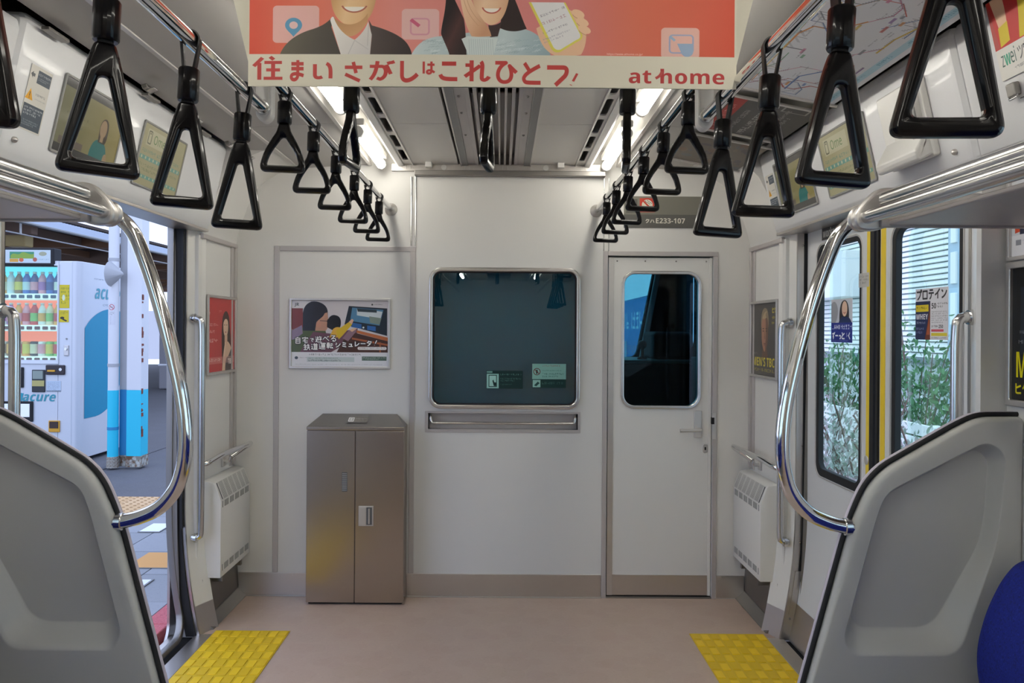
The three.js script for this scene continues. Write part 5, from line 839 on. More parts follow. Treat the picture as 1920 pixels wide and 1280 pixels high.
// ---------- outside: platform on the open side ----------
const PY = 0.03;
{
  const asphalt = std(0xffffff, 0.85, 0, { map: speckle(512, '#5e5e62', [['#4b4b50', 2600, 0.6, 2.4, 0.5], ['#8e8e92', 1800, 0.5, 2, 0.5], ['#66666c', 30, 30, 90, 0.2]], 1.1) });
  struct('floor_platform', box(-14, -3.9, PY - 0.4, PY - 0.012, -30, 8, 0), asphalt);
  struct('platform_edge', box(-3.9, -1.53, PY - 0.4, PY - 0.02, -30, 8, 0), asphalt);
  struct('track_bed', box(-1.6, 14, -1.25, -1.1, -60, 8, 0), std(lin(0.20, 0.19, 0.18), 0.95));
  // slabs, tactile tiles and curb stones, each laid by itself
  const pav = struct('pavement'), greyA = std(0xffffff, 0.85, 0, { map: speckle(256, '#94979c', [['#80848a', 900, 0.5, 2, 0.5], ['#9498a0', 600, 0.5, 1.6, 0.5]], 0.5) }), greyB = std(0xffffff, 0.85, 0, { map: speckle(256, '#9a9da3', [['#858990', 900, 0.5, 2, 0.5], ['#9a9ea6', 600, 0.5, 1.6, 0.5]], 0.5) });
  for (let r = 0; r < 12; r++) for (let c = 0; c < 3; c++) {
    const x0 = -1.63 - (c + 1) * 0.34, z0 = -3.02 - r * 0.44, m = W(pav, 'paver', box(x0 + 0.003, x0 + 0.337, PY - 0.03, PY + rnd(-0.001, 0.001), z0 + 0.003, z0 + 0.437, 0.003), (r + c) % 2 ? greyA : greyB);
  }
  const cream = [lin(0.62, 0.40, 0.20), lin(0.58, 0.37, 0.19), lin(0.65, 0.43, 0.23)].map((c) => std(c, 0.8)), dotG = new THREE.CylinderGeometry(0.009, 0.013, 0.005, 8);
  for (let r = 0; r < 11; r++) for (let c = 0; c < 3; c++) {
    const x0 = -2.655 - (c + 1) * 0.30, z0 = -3.32 - r * 0.30, dots = [];
    const t = W(pav, 'tactile_tile', box(x0 + 0.002, x0 + 0.298, PY - 0.03, PY + 0.004, z0 + 0.002, z0 + 0.298, 0.002), cream[(r * 2 + c) % 3]);
    for (let i = 0; i < 5; i++) for (let j = 0; j < 5; j++) dots.push(dotG.clone().translate(x0 + 0.03 + i * 0.06, PY + 0.006, z0 + 0.03 + j * 0.06));
    const d = W(pav, 'tile_dots', join(dots), std(lin(0.40, 0.24, 0.11), 0.8)); d.userData.kind = 'stuff';
  }
  for (let r = 0; r < 10; r++) W(pav, 'curb_stone', box(-1.628, -1.505, PY - 0.10, PY + 0.004, -3.0 - r * 0.30 + 0.003, -2.703 - r * 0.30, 0.006), std(0xffffff, 0.9, 0, { map: curbTex() }));
  struct('platform_wall', box(-1.60, -1.54, -1.2, PY - 0.10, -30, 8, 0), std(lin(0.16, 0.15, 0.15), 0.9));
  const plate = (label, x0, x1, z0, z1, tex, cat) => { const t = thing('platform_marking', label, cat, [(x0 + x1) / 2, PY + 0.004, (z0 + z1) / 2]); part(t, 'plate', new THREE.BoxGeometry(x1 - x0, 0.004, z1 - z0), [M.grey, M.grey, std(0xffffff, 0.75, 0, { map: tex }), M.grey, M.grey, M.grey]); };
  plate('orange platform plate with dark numerals set among grey slabs', -2.12, -1.70, -4.74, -4.44, paint(280, 200, (k, w, h) => { k.fillStyle = '#d9a05c'; k.fillRect(0, 0, w, h); k.save(); k.translate(w, 0); k.rotate(PI / 2); text(k, '10', 40, 120, 120, '#66707c'); k.restore(); }), 'platform sign');
  plate('larger white platform marker plate near the curb stones', -2.10, -1.86, -4.24, -4.0, paint(64, 64, (k, w, h) => { k.fillStyle = '#8a8d92'; k.fillRect(0, 0, w, h); k.fillStyle = '#eef2f6'; k.fillRect(3, 3, 58, 58); }), 'platform marker');
  plate('smaller white platform marker plate farther along the grey slabs', -2.42, -2.27, -5.46, -5.22, paint(64, 64, (k, w, h) => { k.fillStyle = '#8a8d92'; k.fillRect(0, 0, w, h); k.fillStyle = '#eef2f6'; k.fillRect(3, 3, 58, 58); }), 'platform marker');
}
function curbTex() { return curbTex.t ??= speckle(128, '#c0656c', [['#d48c90', 300, 0.5, 2.2, 0.7], ['#84404a', 300, 0.5, 2, 0.7]], 0.2); }
// vending machine; its corner towards the doorway stands at x = -4.30, z = -7.90
{
  const x0 = -5.45, x1 = -4.30, zf = -7.90, y0 = 0.06, y1 = 2.105, bodyM = phys(lin(0.68, 0.71, 0.76), 0.3, 0, { clearcoat: 0.3 });
  const v = thing('vending_machine', 'white drinks vending machine with lit shelves and a teal swoosh on its side', 'vending machine', [(x0 + x1) / 2, PY, zf - 0.4]);
  const wx0 = x0 + 0.06, wx1 = -4.515, wy0 = 1.085, wy1 = 2.06;
  // body behind the display, hollow where the shelves are
  W(v, 'cabinet', join([box(x0, wx0, y0, y1, zf - 0.55, zf, 0.01), box(wx0, wx1, y0, wy0, zf - 0.55, zf - 0.001, 0), box(wx0, wx1, wy1, y1, zf - 0.55, zf - 0.001, 0), box(wx1, x1 - 0.07, y0, y1, zf - 0.55, zf, 0.012), mapBox(slab(roundPoly([[x1 - 0.11, -zf + 0.004], [x1 - 0.035, -zf + 0.008], [x1, -zf + 0.06], [x1, -zf + 1.0], [x0, -zf + 1.0], [x0, -zf + 0.5], [x1 - 0.11, -zf + 0.5]].map(([a, b]) => [a, -b]), [0.005, 0.02, 0.05, 0.01, 0.01, 0.01, 0.01]), y1 - y0, 0.006).rotateX(PI / 2).translate(0, y1, 0))]), bodyM);
  for (const [dx, dz] of [[0.1, 0.1], [1.05, 0.1], [0.1, 0.9], [1.05, 0.9]]) W(v, 'foot', new THREE.CylinderGeometry(0.03, 0.035, 0.036, 12).translate(x0 + dx, PY + 0.012, zf - dz), M.grey);
  const lit = (r, g, b, e) => std(lin(r, g, b), 0.6, 0, { emissive: lin(r, g, b), emissiveIntensity: e });
  W(v, 'lit_back_panel', box(wx0, wx1, 1.745, wy1, zf - 0.30, zf - 0.28, 0), lit(0.12, 0.62, 0.85, 0.9));
  W(v, 'lit_back_panel', box(wx0, wx1, 1.40, 1.735, zf - 0.30, zf - 0.28, 0), lit(0.80, 0.25, 0.17, 0.6)); W(v, 'lit_back_panel', box(wx0, wx1, wy0, 1.39, zf - 0.30, zf - 0.28, 0), lit(0.76, 0.22, 0.14, 0.6));
  for (const y of [1.735, 1.41, 1.085]) { const sh = W(v, 'shelf', box(wx0, wx1, y - 0.03, y + 0.035, zf - 0.28, zf - 0.045, 0.006), lit(0.85, 0.88, 0.92, 0.35)); for (let i = 0; i < 9; i++) { const x = wx1 - 0.075 - i * 0.082; const b = W(sh, 'button', new RoundedBoxGeometry(0.055, 0.034, 0.014, 2, 0.006).translate(x, y + 0.004, zf - 0.04), y > 1.7 ? std(lin(0.02, 0.06, 0.16), 0.4) : std(lin(0.14, 0.02, 0.03), 0.4)); } }
  W(v, 'display_frame', slab((() => { const a = poly([[wx0 - 0.01, wy0 - 0.04], [wx1 + 0.01, wy0 - 0.04], [wx1 + 0.01, wy1 + 0.01], [wx0 - 0.01, wy1 + 0.01]]); a.holes.push(new THREE.Path([V2(wx0 + 0.005, wy0 - 0.025), V2(wx1 - 0.005, wy0 - 0.025), V2(wx1 - 0.005, wy1 - 0.005), V2(wx0 + 0.005, wy1 - 0.005)])); return a; })(), 0.012, 0.002).translate(0, 0, zf), bodyM);
  W(v, 'display_glass', box(wx0, wx1, wy0 - 0.02, wy1, zf - 0.012, zf - 0.0115, 0), M.glass);
  // top sign
  const sg = W(v, 'top_sign', box(-5.40, -4.552, 2.05, 2.235, zf - 0.12, zf + 0.02, 0.012), M.rubber);
  part(sg, 'sign_print', at(new THREE.PlaneGeometry(0.80, 0.135), -4.985 - v.position.x, 2.147 - PY, zf + 0.0215 - v.position.z), std(0xffffff, 0.4, 0, { map: paint(800, 136, (k, w, h) => { k.fillStyle = '#c9d6d8'; k.fillRect(0, 0, w, h); k.fillStyle = '#3f8f6a'; k.fillRect(380, 20, 250, 70); fillP(k, 'M390 60 C420 10 460 70 500 30 C540 10 580 60 630 40 V90 H390 Z', '#8aa83c'); k.fillStyle = '#d8a03c'; k.fillRect(380, 92, 90, 34); blob(k, 500, 104, 24, 20, '#d86a3c'); blob(k, 640, 100, 22, 22, '#b8604a'); blob(k, 720, 40, 40, 22, '#a8a88a'); small(k, 670, 90, 110, 20, '#88a0a8'); }) }));
  // control area
  const P = (name, xa, xb, ya, yb, t, m, r = 0.006) => W(v, name, box(xa, xb, ya, yb, zf, zf + t, r), m);
  const yel = (rows, pic) => std(0xffffff, 0.5, 0, { map: paint(120, 200, (k, w, h) => { k.fillStyle = '#d8c21e'; k.fillRect(0, 0, w, h); if (pic) { blob(k, 40, 130, 26, 22, '#3a3428'); fillP(k, 'M50 140 L100 170 L90 190 L40 160 Z', '#33302a'); small(k, 10, 14, 100, 60, '#5c5420', 3); } else { small(k, 16, 20, 90, 150, '#6a7a28', 5); blob(k, 50, 110, 18, 26, '#dfe8c8'); } }) });
  const flat = (name, xa, xb, ya, yb, m) => part(v, name, new THREE.BoxGeometry(xb - xa, yb - ya, 0.003).translate((xa + xb) / 2 - v.position.x, (ya + yb) / 2 - PY, zf + 0.0015 - v.position.z), [M.grey, M.grey, M.grey, M.grey, m, M.grey]);
  flat('sticker', -4.50, -4.40, 1.62, 1.86, yel(5, false)); flat('sticker', -4.505, -4.405, 1.475, 1.60, yel(3, true));
  P('lock', -4.45, -4.40, 1.13, 1.24, 0.012, M.alu, 0.012); W(v, 'lock_barrel', new THREE.CylinderGeometry(0.014, 0.014, 0.02, 16).rotateX(PI / 2).translate(-4.425, 1.20, zf + 0.015), M.chromeSoft); W(v, 'lamp_dot', new THREE.CylinderGeometry(0.008, 0.008, 0.01, 12).rotateX(PI / 2).translate(-4.425, 1.305, zf + 0.004), M.grey);
  const coin = P('coin_slot', -4.632, -4.435, 0.935, 1.035, 0.02, std(lin(0.03, 0.02, 0.025), 0.3), 0.015); W(coin, 'coin_lever', box(-4.61, -4.53, 0.965, 0.985, zf + 0.018, zf + 0.028, 0.004), std(lin(0.75, 0.38, 0.03), 0.4)); W(coin, 'coin_mouth', new THREE.CylinderGeometry(0.016, 0.016, 0.012, 16).rotateX(PI / 2).translate(-4.475, 0.99, zf + 0.02), M.chromeSoft);
  const bill = P('card_reader', -4.775, -4.64, 0.755, 0.985, 0.014, std(lin(0.03, 0.035, 0.04), 0.4), 0.01); W(bill, 'reader_screen', box(-4.765, -4.66, 0.89, 0.975, zf + 0.013, zf + 0.017, 0.002), std(lin(0.28, 0.34, 0.30), 0.2)); W(bill, 'reader_label', box(-4.77, -4.645, 0.815, 0.875, zf + 0.013, zf + 0.017, 0.002), std(lin(0.50, 0.44, 0.16), 0.5));
  flat('notice', -4.63, -4.48, 0.76, 0.87, std(0xffffff, 0.6, 0, { map: paint(150, 110, (k) => { k.fillStyle = '#c3d2e2'; k.fillRect(0, 0, 150, 110); small(k, 12, 12, 120, 80, '#7c8a9c', 6); }) }));
  P('bill_slot', -4.99, -4.86, 0.80, 1.01, 0.016, M.rubber, 0.012); P('lower_tray', -5.40, -4.76, 0.45, 0.66, 0.02, M.rubber, 0.012); W(v, 'tray_window', box(-5.38, -4.79, 0.50, 0.635, zf + 0.018, zf + 0.024, 0.004), lit(0.8, 0.85, 0.92, 0.25));
  const knob = P('round_outlet', -4.60, -4.485, 0.345, 0.465, 0.016, std(lin(0.72, 0.36, 0.03), 0.4), 0.012); W(knob, 'outlet_mouth', box(-4.588, -4.497, 0.385, 0.455, zf + 0.014, zf + 0.02, 0.005), std(lin(0.05, 0.025, 0.02), 0.5));
  const clear = (w, h, draw) => std(0xffffff, 0.4, 0, { map: paint(w, h, draw), transparent: true });
  const front = (xa, xb, ya, yb, draw, name) => part(v, name, new THREE.PlaneGeometry(xb - xa, yb - ya).translate((xa + xb) / 2 - v.position.x, (ya + yb) / 2 - PY, zf + 0.003 - v.position.z), clear(400, Math.round(400 * (yb - ya) / (xb - xa)), draw));
  front(-4.93, -4.475, 0.64, 0.775, (k, w, h) => { k.font = 'italic bold 118px sans-serif'; text(k, 'acure', 40, 100, 112, '#3f9aa8', 'sans-serif', 'italic bold'); fillP(k, 'M0 20 L60 30 L36 118 H0 Z', '#2a9cb0'); }, 'front_lettering');
  front(-4.72, -4.48, 0.20, 0.28, (k, w, h) => text(k, 'Boss', 120, 90, 100, '#3f9a5c', 'sans-serif', 'bold'), 'front_lettering');
  // side face: lettering and the teal swoosh
  part(v, 'side_print', new THREE.PlaneGeometry(0.94, 1.98).rotateY(PI / 2).translate(x1 + 0.003 - v.position.x, (y0 + y1) / 2 - PY, zf - 0.52 - v.position.z), clear(470, 990, (k, w, h) => {
    fillP(k, 'M28 330 C120 230 300 200 420 240 C470 260 470 420 440 540 C400 700 280 800 120 800 L28 800 Z', '#0090b4'); text(k, 'acure', 120, 170, 100, '#4fa4b4', 'sans-serif', 'italic bold'); small(k, 120, 60, 220, 12, '#a8b8c4'); small(k, 210, 196, 90, 16, '#a8b8c4');
  }));
  // drinks on the three lit shelves
  const bottleG = lathe([[0.0001, 0], [0.030, 0], [0.033, 0.006], [0.033, 0.115], [0.030, 0.135], [0.014, 0.168], [0.013, 0.175], [0.0001, 0.176]], 14), capG = lathe([[0.0001, 0.172], [0.016, 0.172], [0.016, 0.19], [0.0001, 0.19]], 12), labG = lathe([[0.0335, 0.03], [0.0342, 0.032], [0.0342, 0.10], [0.0335, 0.102]], 14);
  const canG = lathe([[0.0001, 0], [0.027, 0], [0.032, 0.008], [0.032, 0.112], [0.026, 0.122], [0.0001, 0.121]], 14), canLab = lathe([[0.0323, 0.02], [0.0328, 0.022], [0.0328, 0.098], [0.0323, 0.1]], 14);
  const C = { green: lin(0.25, 0.55, 0.15), orange: lin(0.85, 0.40, 0.08), white: lin(0.80, 0.80, 0.78), brown: lin(0.30, 0.16, 0.08), clear: lin(0.65, 0.78, 0.85), blue: lin(0.06, 0.16, 0.55), navy: lin(0.04, 0.08, 0.30), red: lin(0.65, 0.06, 0.06), pink: lin(0.85, 0.35, 0.45), purple: lin(0.45, 0.15, 0.45), yellow: lin(0.80, 0.62, 0.10), cream: lin(0.80, 0.70, 0.50), black: lin(0.05, 0.04, 0.04) };
  const rows = [['top', 1.772, 'bottle', [['navy', 'white'], ['blue', 'navy'], ['pink', 'purple'], ['navy', 'pink'], ['blue', 'clear'], ['brown', 'yellow'], ['clear', 'white'], ['orange', 'cream'], ['green', 'yellow']]], ['middle', 1.447, 'bottle', [['orange', 'red'], ['cream', 'green'], ['white', 'orange'], ['red', 'green'], ['pink', 'red'], ['orange', 'pink'], ['purple', 'pink'], ['white', 'purple']]], ['bottom', 1.122, 'can', [['green', 'red'], ['green', 'yellow'], ['white', 'pink'], ['black', 'cream'], ['orange', 'yellow'], ['cream', 'red'], ['brown', 'orange'], ['white', 'brown'], ['brown', 'black']]]];
  const count = ['first', 'second', 'third', 'fourth', 'fifth', 'sixth', 'seventh', 'eighth', 'ninth'];
  for (const [row, y, kind, list] of rows) list.forEach(([a, b], i) => {
    const t = thing(kind === 'bottle' ? 'drink_bottle' : 'drink_can', `${a} and ${b} drink ${kind}, ${count[i]} from the sticker side on the ${row} vending shelf`, kind, [wx1 - 0.075 - i * 0.082, y, zf - 0.13], `drinks on the ${row} shelf`);
    const k = row === 'top' ? 1.2 : row === 'middle' ? 1.2 : 1.25;
    for (const [n, g, m] of kind === 'bottle' ? [['body', bottleG, std(C[a], 0.3)], ['label', labG, std(C[b], 0.5)], ['cap', capG, std(C.white, 0.4)]] : [['body', canG, std(C[a], 0.3, 0.3)], ['label', canLab, std(C[b], 0.5)]]) part(t, n, g.clone().scale(k, k, k), m);
  });
}
// steel column with its pipes
{
  const c = thing('platform_column', 'white steel platform column with a bright blue foot beside the vending machine', 'column', [-3.72, PY, -7.7]);
  const white = std(lin(0.74, 0.75, 0.78), 0.5), dull = std(lin(0.44, 0.45, 0.47), 0.6), blue = std(lin(0.025, 0.58, 0.80), 0.5), blueD = std(lin(0.03, 0.26, 0.52), 0.6), rust = std(0xffffff, 0.9, 0, { map: speckle(128, '#8d8a80', [['#6b4a34', 120, 2, 10, 0.7], ['#c9ccc4', 100, 2, 9, 0.7]], 0.3) });
  const seg = (n, x0, x1, z0, z1, m, mb) => { W(c, n, box(x0, x1, 0.80, 4.2, z0, z1, 0.003), m); W(c, n, box(x0, x1, 0.14, 0.80, z0, z1, 0.003), mb); W(c, n + '_foot', box(x0 - 0.004, x1 + 0.004, PY, 0.14, z0 - 0.004, z1 + 0.004, 0.003), rust); };
  seg('front_flange', -3.695, -3.548, -7.70, -7.67, white, blue); seg('web', -3.79, -3.69, -7.75, -7.72, dull, blueD); seg('side_flange', -3.60, -3.555, -7.84, -7.70, white, blue);
  W(c, 'rust_edge', join(Array.from({ length: 26 }, (_, i) => { const y = rnd(0.3, 1.75); return box(-3.550, -3.547 + rnd(0, 0.010), y, y + rnd(0.006, 0.05), -7.70, -7.672, 0.002); })), std(lin(0.22, 0.07, 0.05), 0.9)).userData.kind = 'stuff';
  const p = thing('drain_pipe', 'white round drain pipe with a no smoking mark in front of the column', 'pipe', [-3.822, PY, -7.66]);
  W(p, 'upper_pipe', new THREE.CylinderGeometry(0.050, 0.050, 3.4, 24).translate(-3.822, 2.5, -7.66), white); W(p, 'lower_pipe', new THREE.CylinderGeometry(0.052, 0.052, 0.66, 24).translate(-3.822, 0.47, -7.66), blue); W(p, 'pipe_foot', new THREE.CylinderGeometry(0.055, 0.06, 0.11, 24).translate(-3.822, PY + 0.055, -7.66), rust);
  for (const y of [0.42, 1.05, 2.1]) W(p, 'band', new THREE.CylinderGeometry(0.054, 0.054, 0.03, 24).translate(-3.822, y, -7.66), y < 0.8 ? blueD : dull);
  const lab = W(p, 'mark', new THREE.CylinderGeometry(0.0515, 0.0515, 0.22, 24, 1, true, -0.75, 1.5).translate(-3.822, 1.56, -7.66), std(0xffffff, 0.5, 0, { map: paint(160, 440, (k, w, h) => { k.fillStyle = '#d9dae0'; k.fillRect(0, 0, w, h); k.strokeStyle = '#c05058'; k.lineWidth = 12; k.beginPath(); k.arc(84, 90, 52, 0, 7); k.moveTo(48, 56); k.lineTo(120, 124); k.stroke(); k.fillStyle = '#555'; k.fillRect(54, 84, 62, 9); small(k, 40, 180, 90, 70, '#777', 3); k.save(); k.translate(80, 430); k.rotate(-PI / 2); small(k, 0, -14, 150, 16, '#8a8a90'); k.restore(); }) }));
  const q = thing('conduit_pipe', 'dull white conduit pipe between the vending machine and the column', 'pipe', [-3.90, PY, -7.78]);
  W(q, 'upper_pipe', new THREE.CylinderGeometry(0.030, 0.030, 3.4, 20).translate(-3.90, 2.5, -7.78), dull); W(q, 'lower_pipe', new THREE.CylinderGeometry(0.032, 0.032, 0.77, 20).translate(-3.90, 0.415, -7.78), blueD);
  W(p, 'cone_cover', toCreasedNormals(new THREE.CylinderGeometry(0.012, 0.125, 0.125, 24).rotateZ(-PI / 2).translate(-3.765, 1.955, -7.60), 0.6), dull);
}
// canopy over the far side of the platform
{
  const r = thing('platform_canopy', 'dark platform canopy with rusty beams and a pale corrugated edge', 'canopy', [-9, 2.75, -14]);
  const wood = std(lin(0.07, 0.05, 0.04), 0.9), wood2 = std(lin(0.16, 0.10, 0.07), 0.9), rustB = std(lin(0.20, 0.10, 0.05), 0.9), pale = std(lin(0.52, 0.58, 0.68), 0.6);
  const ridges = []; for (let z = -32; z < -6; z += 0.076) ridges.push([0, z]);
  const wave = new THREE.Shape(); wave.moveTo(-32, 0.02); for (let i = 0; i <= 680; i++) { const z = -32 + i * 26 / 680; wave.lineTo(z, 0.035 + 0.014 * Math.sin(z * 82)); } wave.lineTo(-6, 0.02); wave.closePath();
  W(r, 'corrugated_edge', new THREE.ExtrudeGeometry(wave, { depth: 0.115, bevelEnabled: false }).applyMatrix4(new THREE.Matrix4().makeBasis(V3(0, 0, 1), V3(1, 0, 0), V3(0, 1, 0))).translate(-6.22, 2.79, 0), pale);
  W(r, 'gutter', box(-6.24, -6.16, 2.775, 2.80, -32, -6, 0.006), M.grey); W(r, 'roof_sheet', box(-14, -6.2, 2.93, 2.97, -32, -6, 0), wood);
  for (let i = 0; i < 9; i++) W(r, 'beam', box(-14, -6.3, 2.74 - (i % 2) * 0.06, 2.93, -8.2 - i * 2.3, -8.05 - i * 2.3, 0.01), i % 2 ? wood2 : rustB);
  for (let i = 0; i < 6; i++) W(r, 'purlin', box(-7.0 - i * 1.1, -6.88 - i * 1.1, 2.78, 2.9, -32, -6, 0.01), i % 2 ? rustB : wood2);
  W(r, 'cable', rod([-6.35, 2.66, -6], [-6.35, 2.66, -32], 0.012), M.alu); for (const z of [-10.2, -16, -22]) W(r, 'cable_hook', rod([-6.35, 2.66, z], [-6.35, 2.80, z], 0.014), M.whiteGloss);
  for (const z of [-11.5, -19.5, -27.5]) { const c = thing('canopy_post', z === -11.5 ? 'nearest rusty canopy post behind the vending machine' : z === -19.5 ? 'middle rusty canopy post beyond the column' : 'farthest rusty canopy post down the platform', 'post', [-9.5, PY, z]); W(c, 'shaft', box(-9.58, -9.42, PY, 2.66, z - 0.08, z + 0.08, 0.01), rustB); W(c, 'bracket', rod([-9.5, 2.1, z], [-8.3, 2.63, z], 0.04), rustB); }
  W(r, 'junction_box', box(-6.9, -6.6, 2.55, 2.75, -10.9, -10.7, 0.02), std(lin(0.5, 0.36, 0.14), 0.6));
  const rail = thing('platform_railing', 'white tube railing far down the platform beyond the column', 'railing', [-5.6, PY, -14]);
  for (const x of [-5.75, -5.45, -5.15]) W(rail, 'post', pipe([[x, PY, -14], [x, 1.15, -14], [x + 0.26, 1.15, -14], [x + 0.26, PY, -14]], 0.028, 0.10), std(lin(0.6, 0.6, 0.62), 0.4));
  W(rail, 'bar', rod([-6.2, 0.75, -14], [-4.7, 0.75, -14], 0.022), std(lin(0.6, 0.6, 0.62), 0.4));
  const bin = one('kiosk_box', new RoundedBoxGeometry(1.2, 1.6, 0.8, 3, 0.03).translate(-7.2, PY + 0.8, -18), std(lin(0.35, 0.34, 0.36), 0.7), 'grey box standing far down the platform', 'kiosk');
  const sky = thing('far_building', 'pale blurred building front beyond the end of the platform', 'building', [-9, PY, -34]); W(sky, 'wall', box(-16, -4.0, PY, 2.2, -35, -34.5, 0.02), std(lin(0.45, 0.44, 0.46), 0.8)); for (let i = 0; i < 6; i++) W(sky, 'window', box(-15 + i * 1.9, -14 + i * 1.9, 0.9, 1.6, -34.5, -34.46, 0.01), M.grey);
}
// ---------- outside: building, fence and shrubs on the closed side ----------
{
  const b = thing('louvred_building', 'long building clad in white horizontal louvres beyond the closed doors', 'building', [9.2, -1.1, -18]);
  const wallM = std(lin(0.34, 0.52, 0.54), 0.7), slatM = std(lin(0.94, 0.95, 0.93), 0.6), paleM = std(lin(0.62, 0.68, 0.70), 0.7);
  W(b, 'wall', box(9.25, 9.6, -1.1, 9, -34, -15.2, 0), wallM);
  const slat = new THREE.BoxGeometry(0.03, 0.098, 18.6); slat.rotateZ(-0.5);
  for (let i = 0; i < 52; i++) { const m = part(b, 'slat', slat, slatM); m.position.set(9.12 - 9.2, 0.95 + i * 0.118 + 1.1, -24.55 + 18); }
  W(b, 'base_wall', box(9.0, 9.3, -1.1, 0.86, -34, -10, 0.01), paleM); W(b, 'ledge', box(8.9, 9.3, 0.80, 0.90, -34, -10, 0.01), std(lin(0.25, 0.30, 0.32), 0.6));
  W(b, 'corner_column', box(8.9, 9.5, -1.1, 9, -15.25, -14.7, 0.02), std(lin(0.42, 0.56, 0.68), 0.5));
  for (const y of [1.6, 2.4, 3.2, 4.0]) W(b, 'column_panel', box(8.86, 8.92, y, y + 0.62, -15.1, -14.92, 0.01), slatM);
  W(b, 'white_panel', box(8.55, 9.05, 2.33, 3.48, -24.5, -19.0, 0.02), std(lin(0.95, 0.95, 0.94), 0.5));
  W(b, 'upper_block', box(9.3, 14, -1.1, 6, -14.7, -9, 0.02), std(lin(0.30, 0.36, 0.42), 0.6));
  for (const [z, y] of [[-19.8, 4.1], [-20.9, 4.05]]) W(b, 'upper_window', box(8.98, 9.02, y, y + 0.35, z, z + 0.5, 0.01), M.grey);
  W(b, 'meter_box', box(8.9, 9.0, 0.25, 0.52, -16.2, -15.95, 0.01), M.grey);
  const fence = thing('garden_fence', 'white post and board fence behind the shrubs beyond the closed doors', 'fence', [6.2, -1.1, -11]);
  for (let i = 0; i < 8; i++) W(fence, 'post', box(6.15, 6.25, -1.1, 0.12, -7 - i * 1.3, -6.92 - i * 1.3, 0.01), slatM);
  for (const y of [-0.75, -0.45, -0.15, 0.05]) W(fence, 'board', box(6.1, 6.15, y - 0.11, y + 0.06, -17, -6, 0.01), std(lin(0.86, 0.88, 0.88), 0.6));
  // shrubs: stems with leaves; the nearest leaves by themselves, the rest as one mass
  const leafG = (() => { const s = new THREE.Shape(); s.moveTo(0, 0); s.bezierCurveTo(0.016, 0.014, 0.016, 0.044, 0, 0.066); s.bezierCurveTo(-0.016, 0.044, -0.016, 0.014, 0, 0); const g = new THREE.ShapeGeometry(s, 4), p = g.attributes.position; for (let i = 0; i < p.count; i++) p.setZ(i, Math.abs(p.getX(i)) * 0.4 - p.getY(i) * p.getY(i) * 2); g.computeVertexNormals(); return g; })();
  const leafM = [lin(0.26, 0.37, 0.28), lin(0.46, 0.53, 0.46), lin(0.66, 0.70, 0.66), lin(0.40, 0.35, 0.33)].map((c) => phys(c, 0.35, 0, { transmission: 0.25, thickness: 0 })), barkM = std(lin(0.18, 0.13, 0.10), 0.9);
  const treeM = [lin(0.08, 0.24, 0.09), lin(0.14, 0.33, 0.13)].map((c) => phys(c, 0.5, 0, { transmission: 0.3, thickness: 0 }));
  const shrub = (label, x, z, y0, w, hgt, n, nPart, mats, size, name = 'shrub', cat = 'shrub', group) => {
    const t = thing(name, label, cat, [x, y0, z]), stems = [], M4 = new THREE.Matrix4(), q = new THREE.Quaternion(), e = new THREE.Euler(), piles = mats.map(() => []);
    const tips = []; for (let i = 0; i < 16; i++) { const a = rnd(0, 2 * PI), l = rnd(0.5, 1), tip = [Math.cos(a) * w * 0.5 * l, hgt * rnd(0.6, 0.98), Math.sin(a) * w * 0.9 * l]; tips.push(tip); part(t, 'stem', smooth([[0, 0, 0], [tip[0] * 0.4, tip[1] * 0.55, tip[2] * 0.5], tip], 0.008, 8), barkM); }
    for (let i = 0; i < n; i++) {
      const tip = tips[i % 16], u = Math.pow(rnd(), 0.7), px = tip[0] * (0.25 + 0.75 * u) + rnd(-1, 1) * w * 0.16, py = hgt * 0.12 + (tip[1] - hgt * 0.06) * u * rnd(0.75, 1.06), pz = tip[2] * (0.25 + 0.75 * u) + rnd(-1, 1) * w * 0.22, k = rnd(0.7, 1.25) * size;
      e.set(rnd(-1.2, 1.4), rnd(0, 6.3), rnd(-0.8, 0.8)); q.setFromEuler(e);
      const mi = Math.floor(rnd(0, mats.length));
      if (i < nPart) { const m = part(t, 'leaf', leafG, mats[mi]); m.position.set(px, py, pz); m.quaternion.copy(q); m.scale.setScalar(k); }
      else piles[mi].push(M4.compose(V3(px, py, pz), q, V3(k, k, k)).clone());
    }
    piles.forEach((list, i) => { const im = new THREE.InstancedMesh(leafG, mats[i], list.length); list.forEach((m, j) => im.setMatrixAt(j, m)); im.name = numbered('foliage'); im.userData.kind = 'stuff'; shade(im); t.add(im); });
  };
  shrub('silvery green shrub with pale leaves nearest the closed door middle', 3.9, -6.6, -1.1, 1.3, 1.95, 1700, 110, leafM, 1.15);
  shrub('silvery green shrub behind the closed door glass next to the end bay', 4.1, -8.6, -1.1, 1.5, 1.95, 1700, 90, leafM, 1.15);
  shrub('silvery green shrub farthest along the fence', 4.5, -10.8, -1.1, 1.6, 1.9, 1400, 40, leafM, 1.2);
  shrub('silvery green shrub under the seat-end screen side of the door glass', 3.7, -4.5, -1.1, 1.2, 1.8, 900, 40, leafM, 1.1);
  shrub('dark green small tree standing in front of the pale base wall', 6.9, -12.6, -1.1, 1.5, 2.75, 1500, 0, treeM, 1.9, 'small_tree', 'tree');
  shrub('dark green small tree beyond the far glass of the closed doors', 7.6, -17.2, -1.1, 1.5, 2.5, 1200, 0, treeM, 2.2, 'small_tree', 'tree');
  struct('ground_garden', box(1.7, 14, -1.2, -1.09, -40, 6, 0), std(lin(0.5, 0.5, 0.47), 0.95));
}
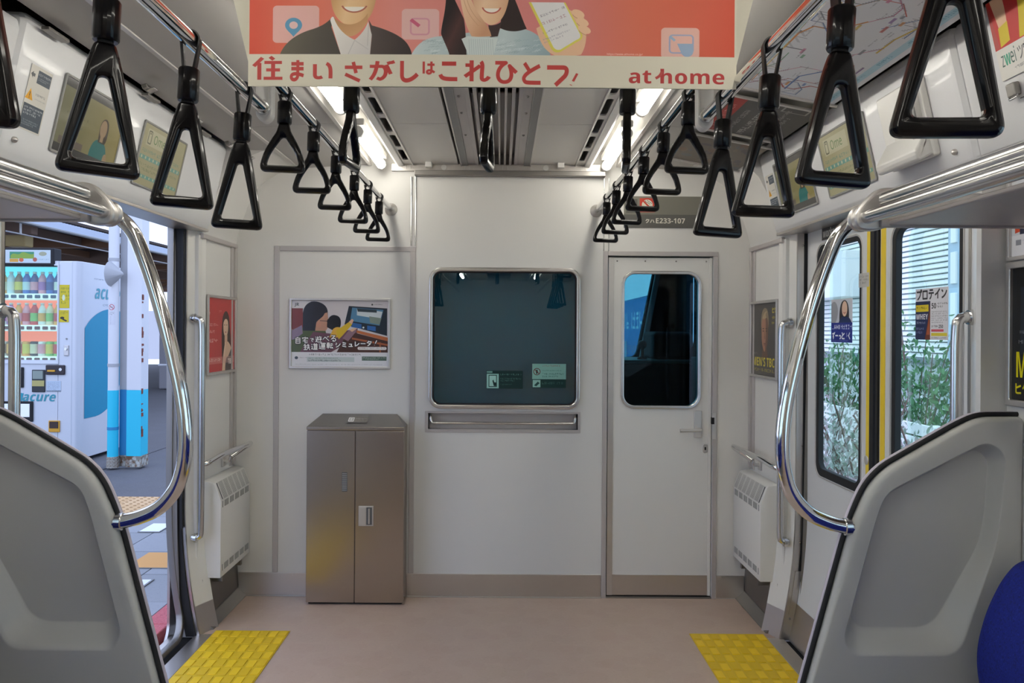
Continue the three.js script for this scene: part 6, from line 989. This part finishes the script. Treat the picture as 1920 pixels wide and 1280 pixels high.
// billboard ahead, seen through the cab
{
  const t = thing('blue_billboard', 'long blue lettered billboard wall seen through the cab windscreen', 'billboard', [6.1, -1, -44]);
  W(t, 'board', box(6.03, 6.2, -1, 2.92, -62, -27, 0.02), std(lin(0.14, 0.30, 0.52), 0.6));
  part(t, 'print', new THREE.PlaneGeometry(14, 3.0).rotateY(-PI / 2).translate(6.02 - 6.1, 1.35 + 1, -33.5 + 44), std(0xffffff, 0.6, 0, { map: paint(1120, 240, (k, w, h) => { k.fillStyle = '#4c8aca'; k.fillRect(0, 0, w, h); small(k, 30, 36, 1060, 96, '#e6fbff'); small(k, 40, 160, 1040, 54, '#d09aac'); }) }));
  for (let i = 0; i < 5; i++) W(t, 'post', box(5.9, 5.98, -1, 0.6 + rnd(0, 0.5), -30 - i * 3.2, -29.9 - i * 3.2, 0.01), std(lin(0.7, 0.75, 0.78), 0.5));
}

renderer.render(scene, camera);
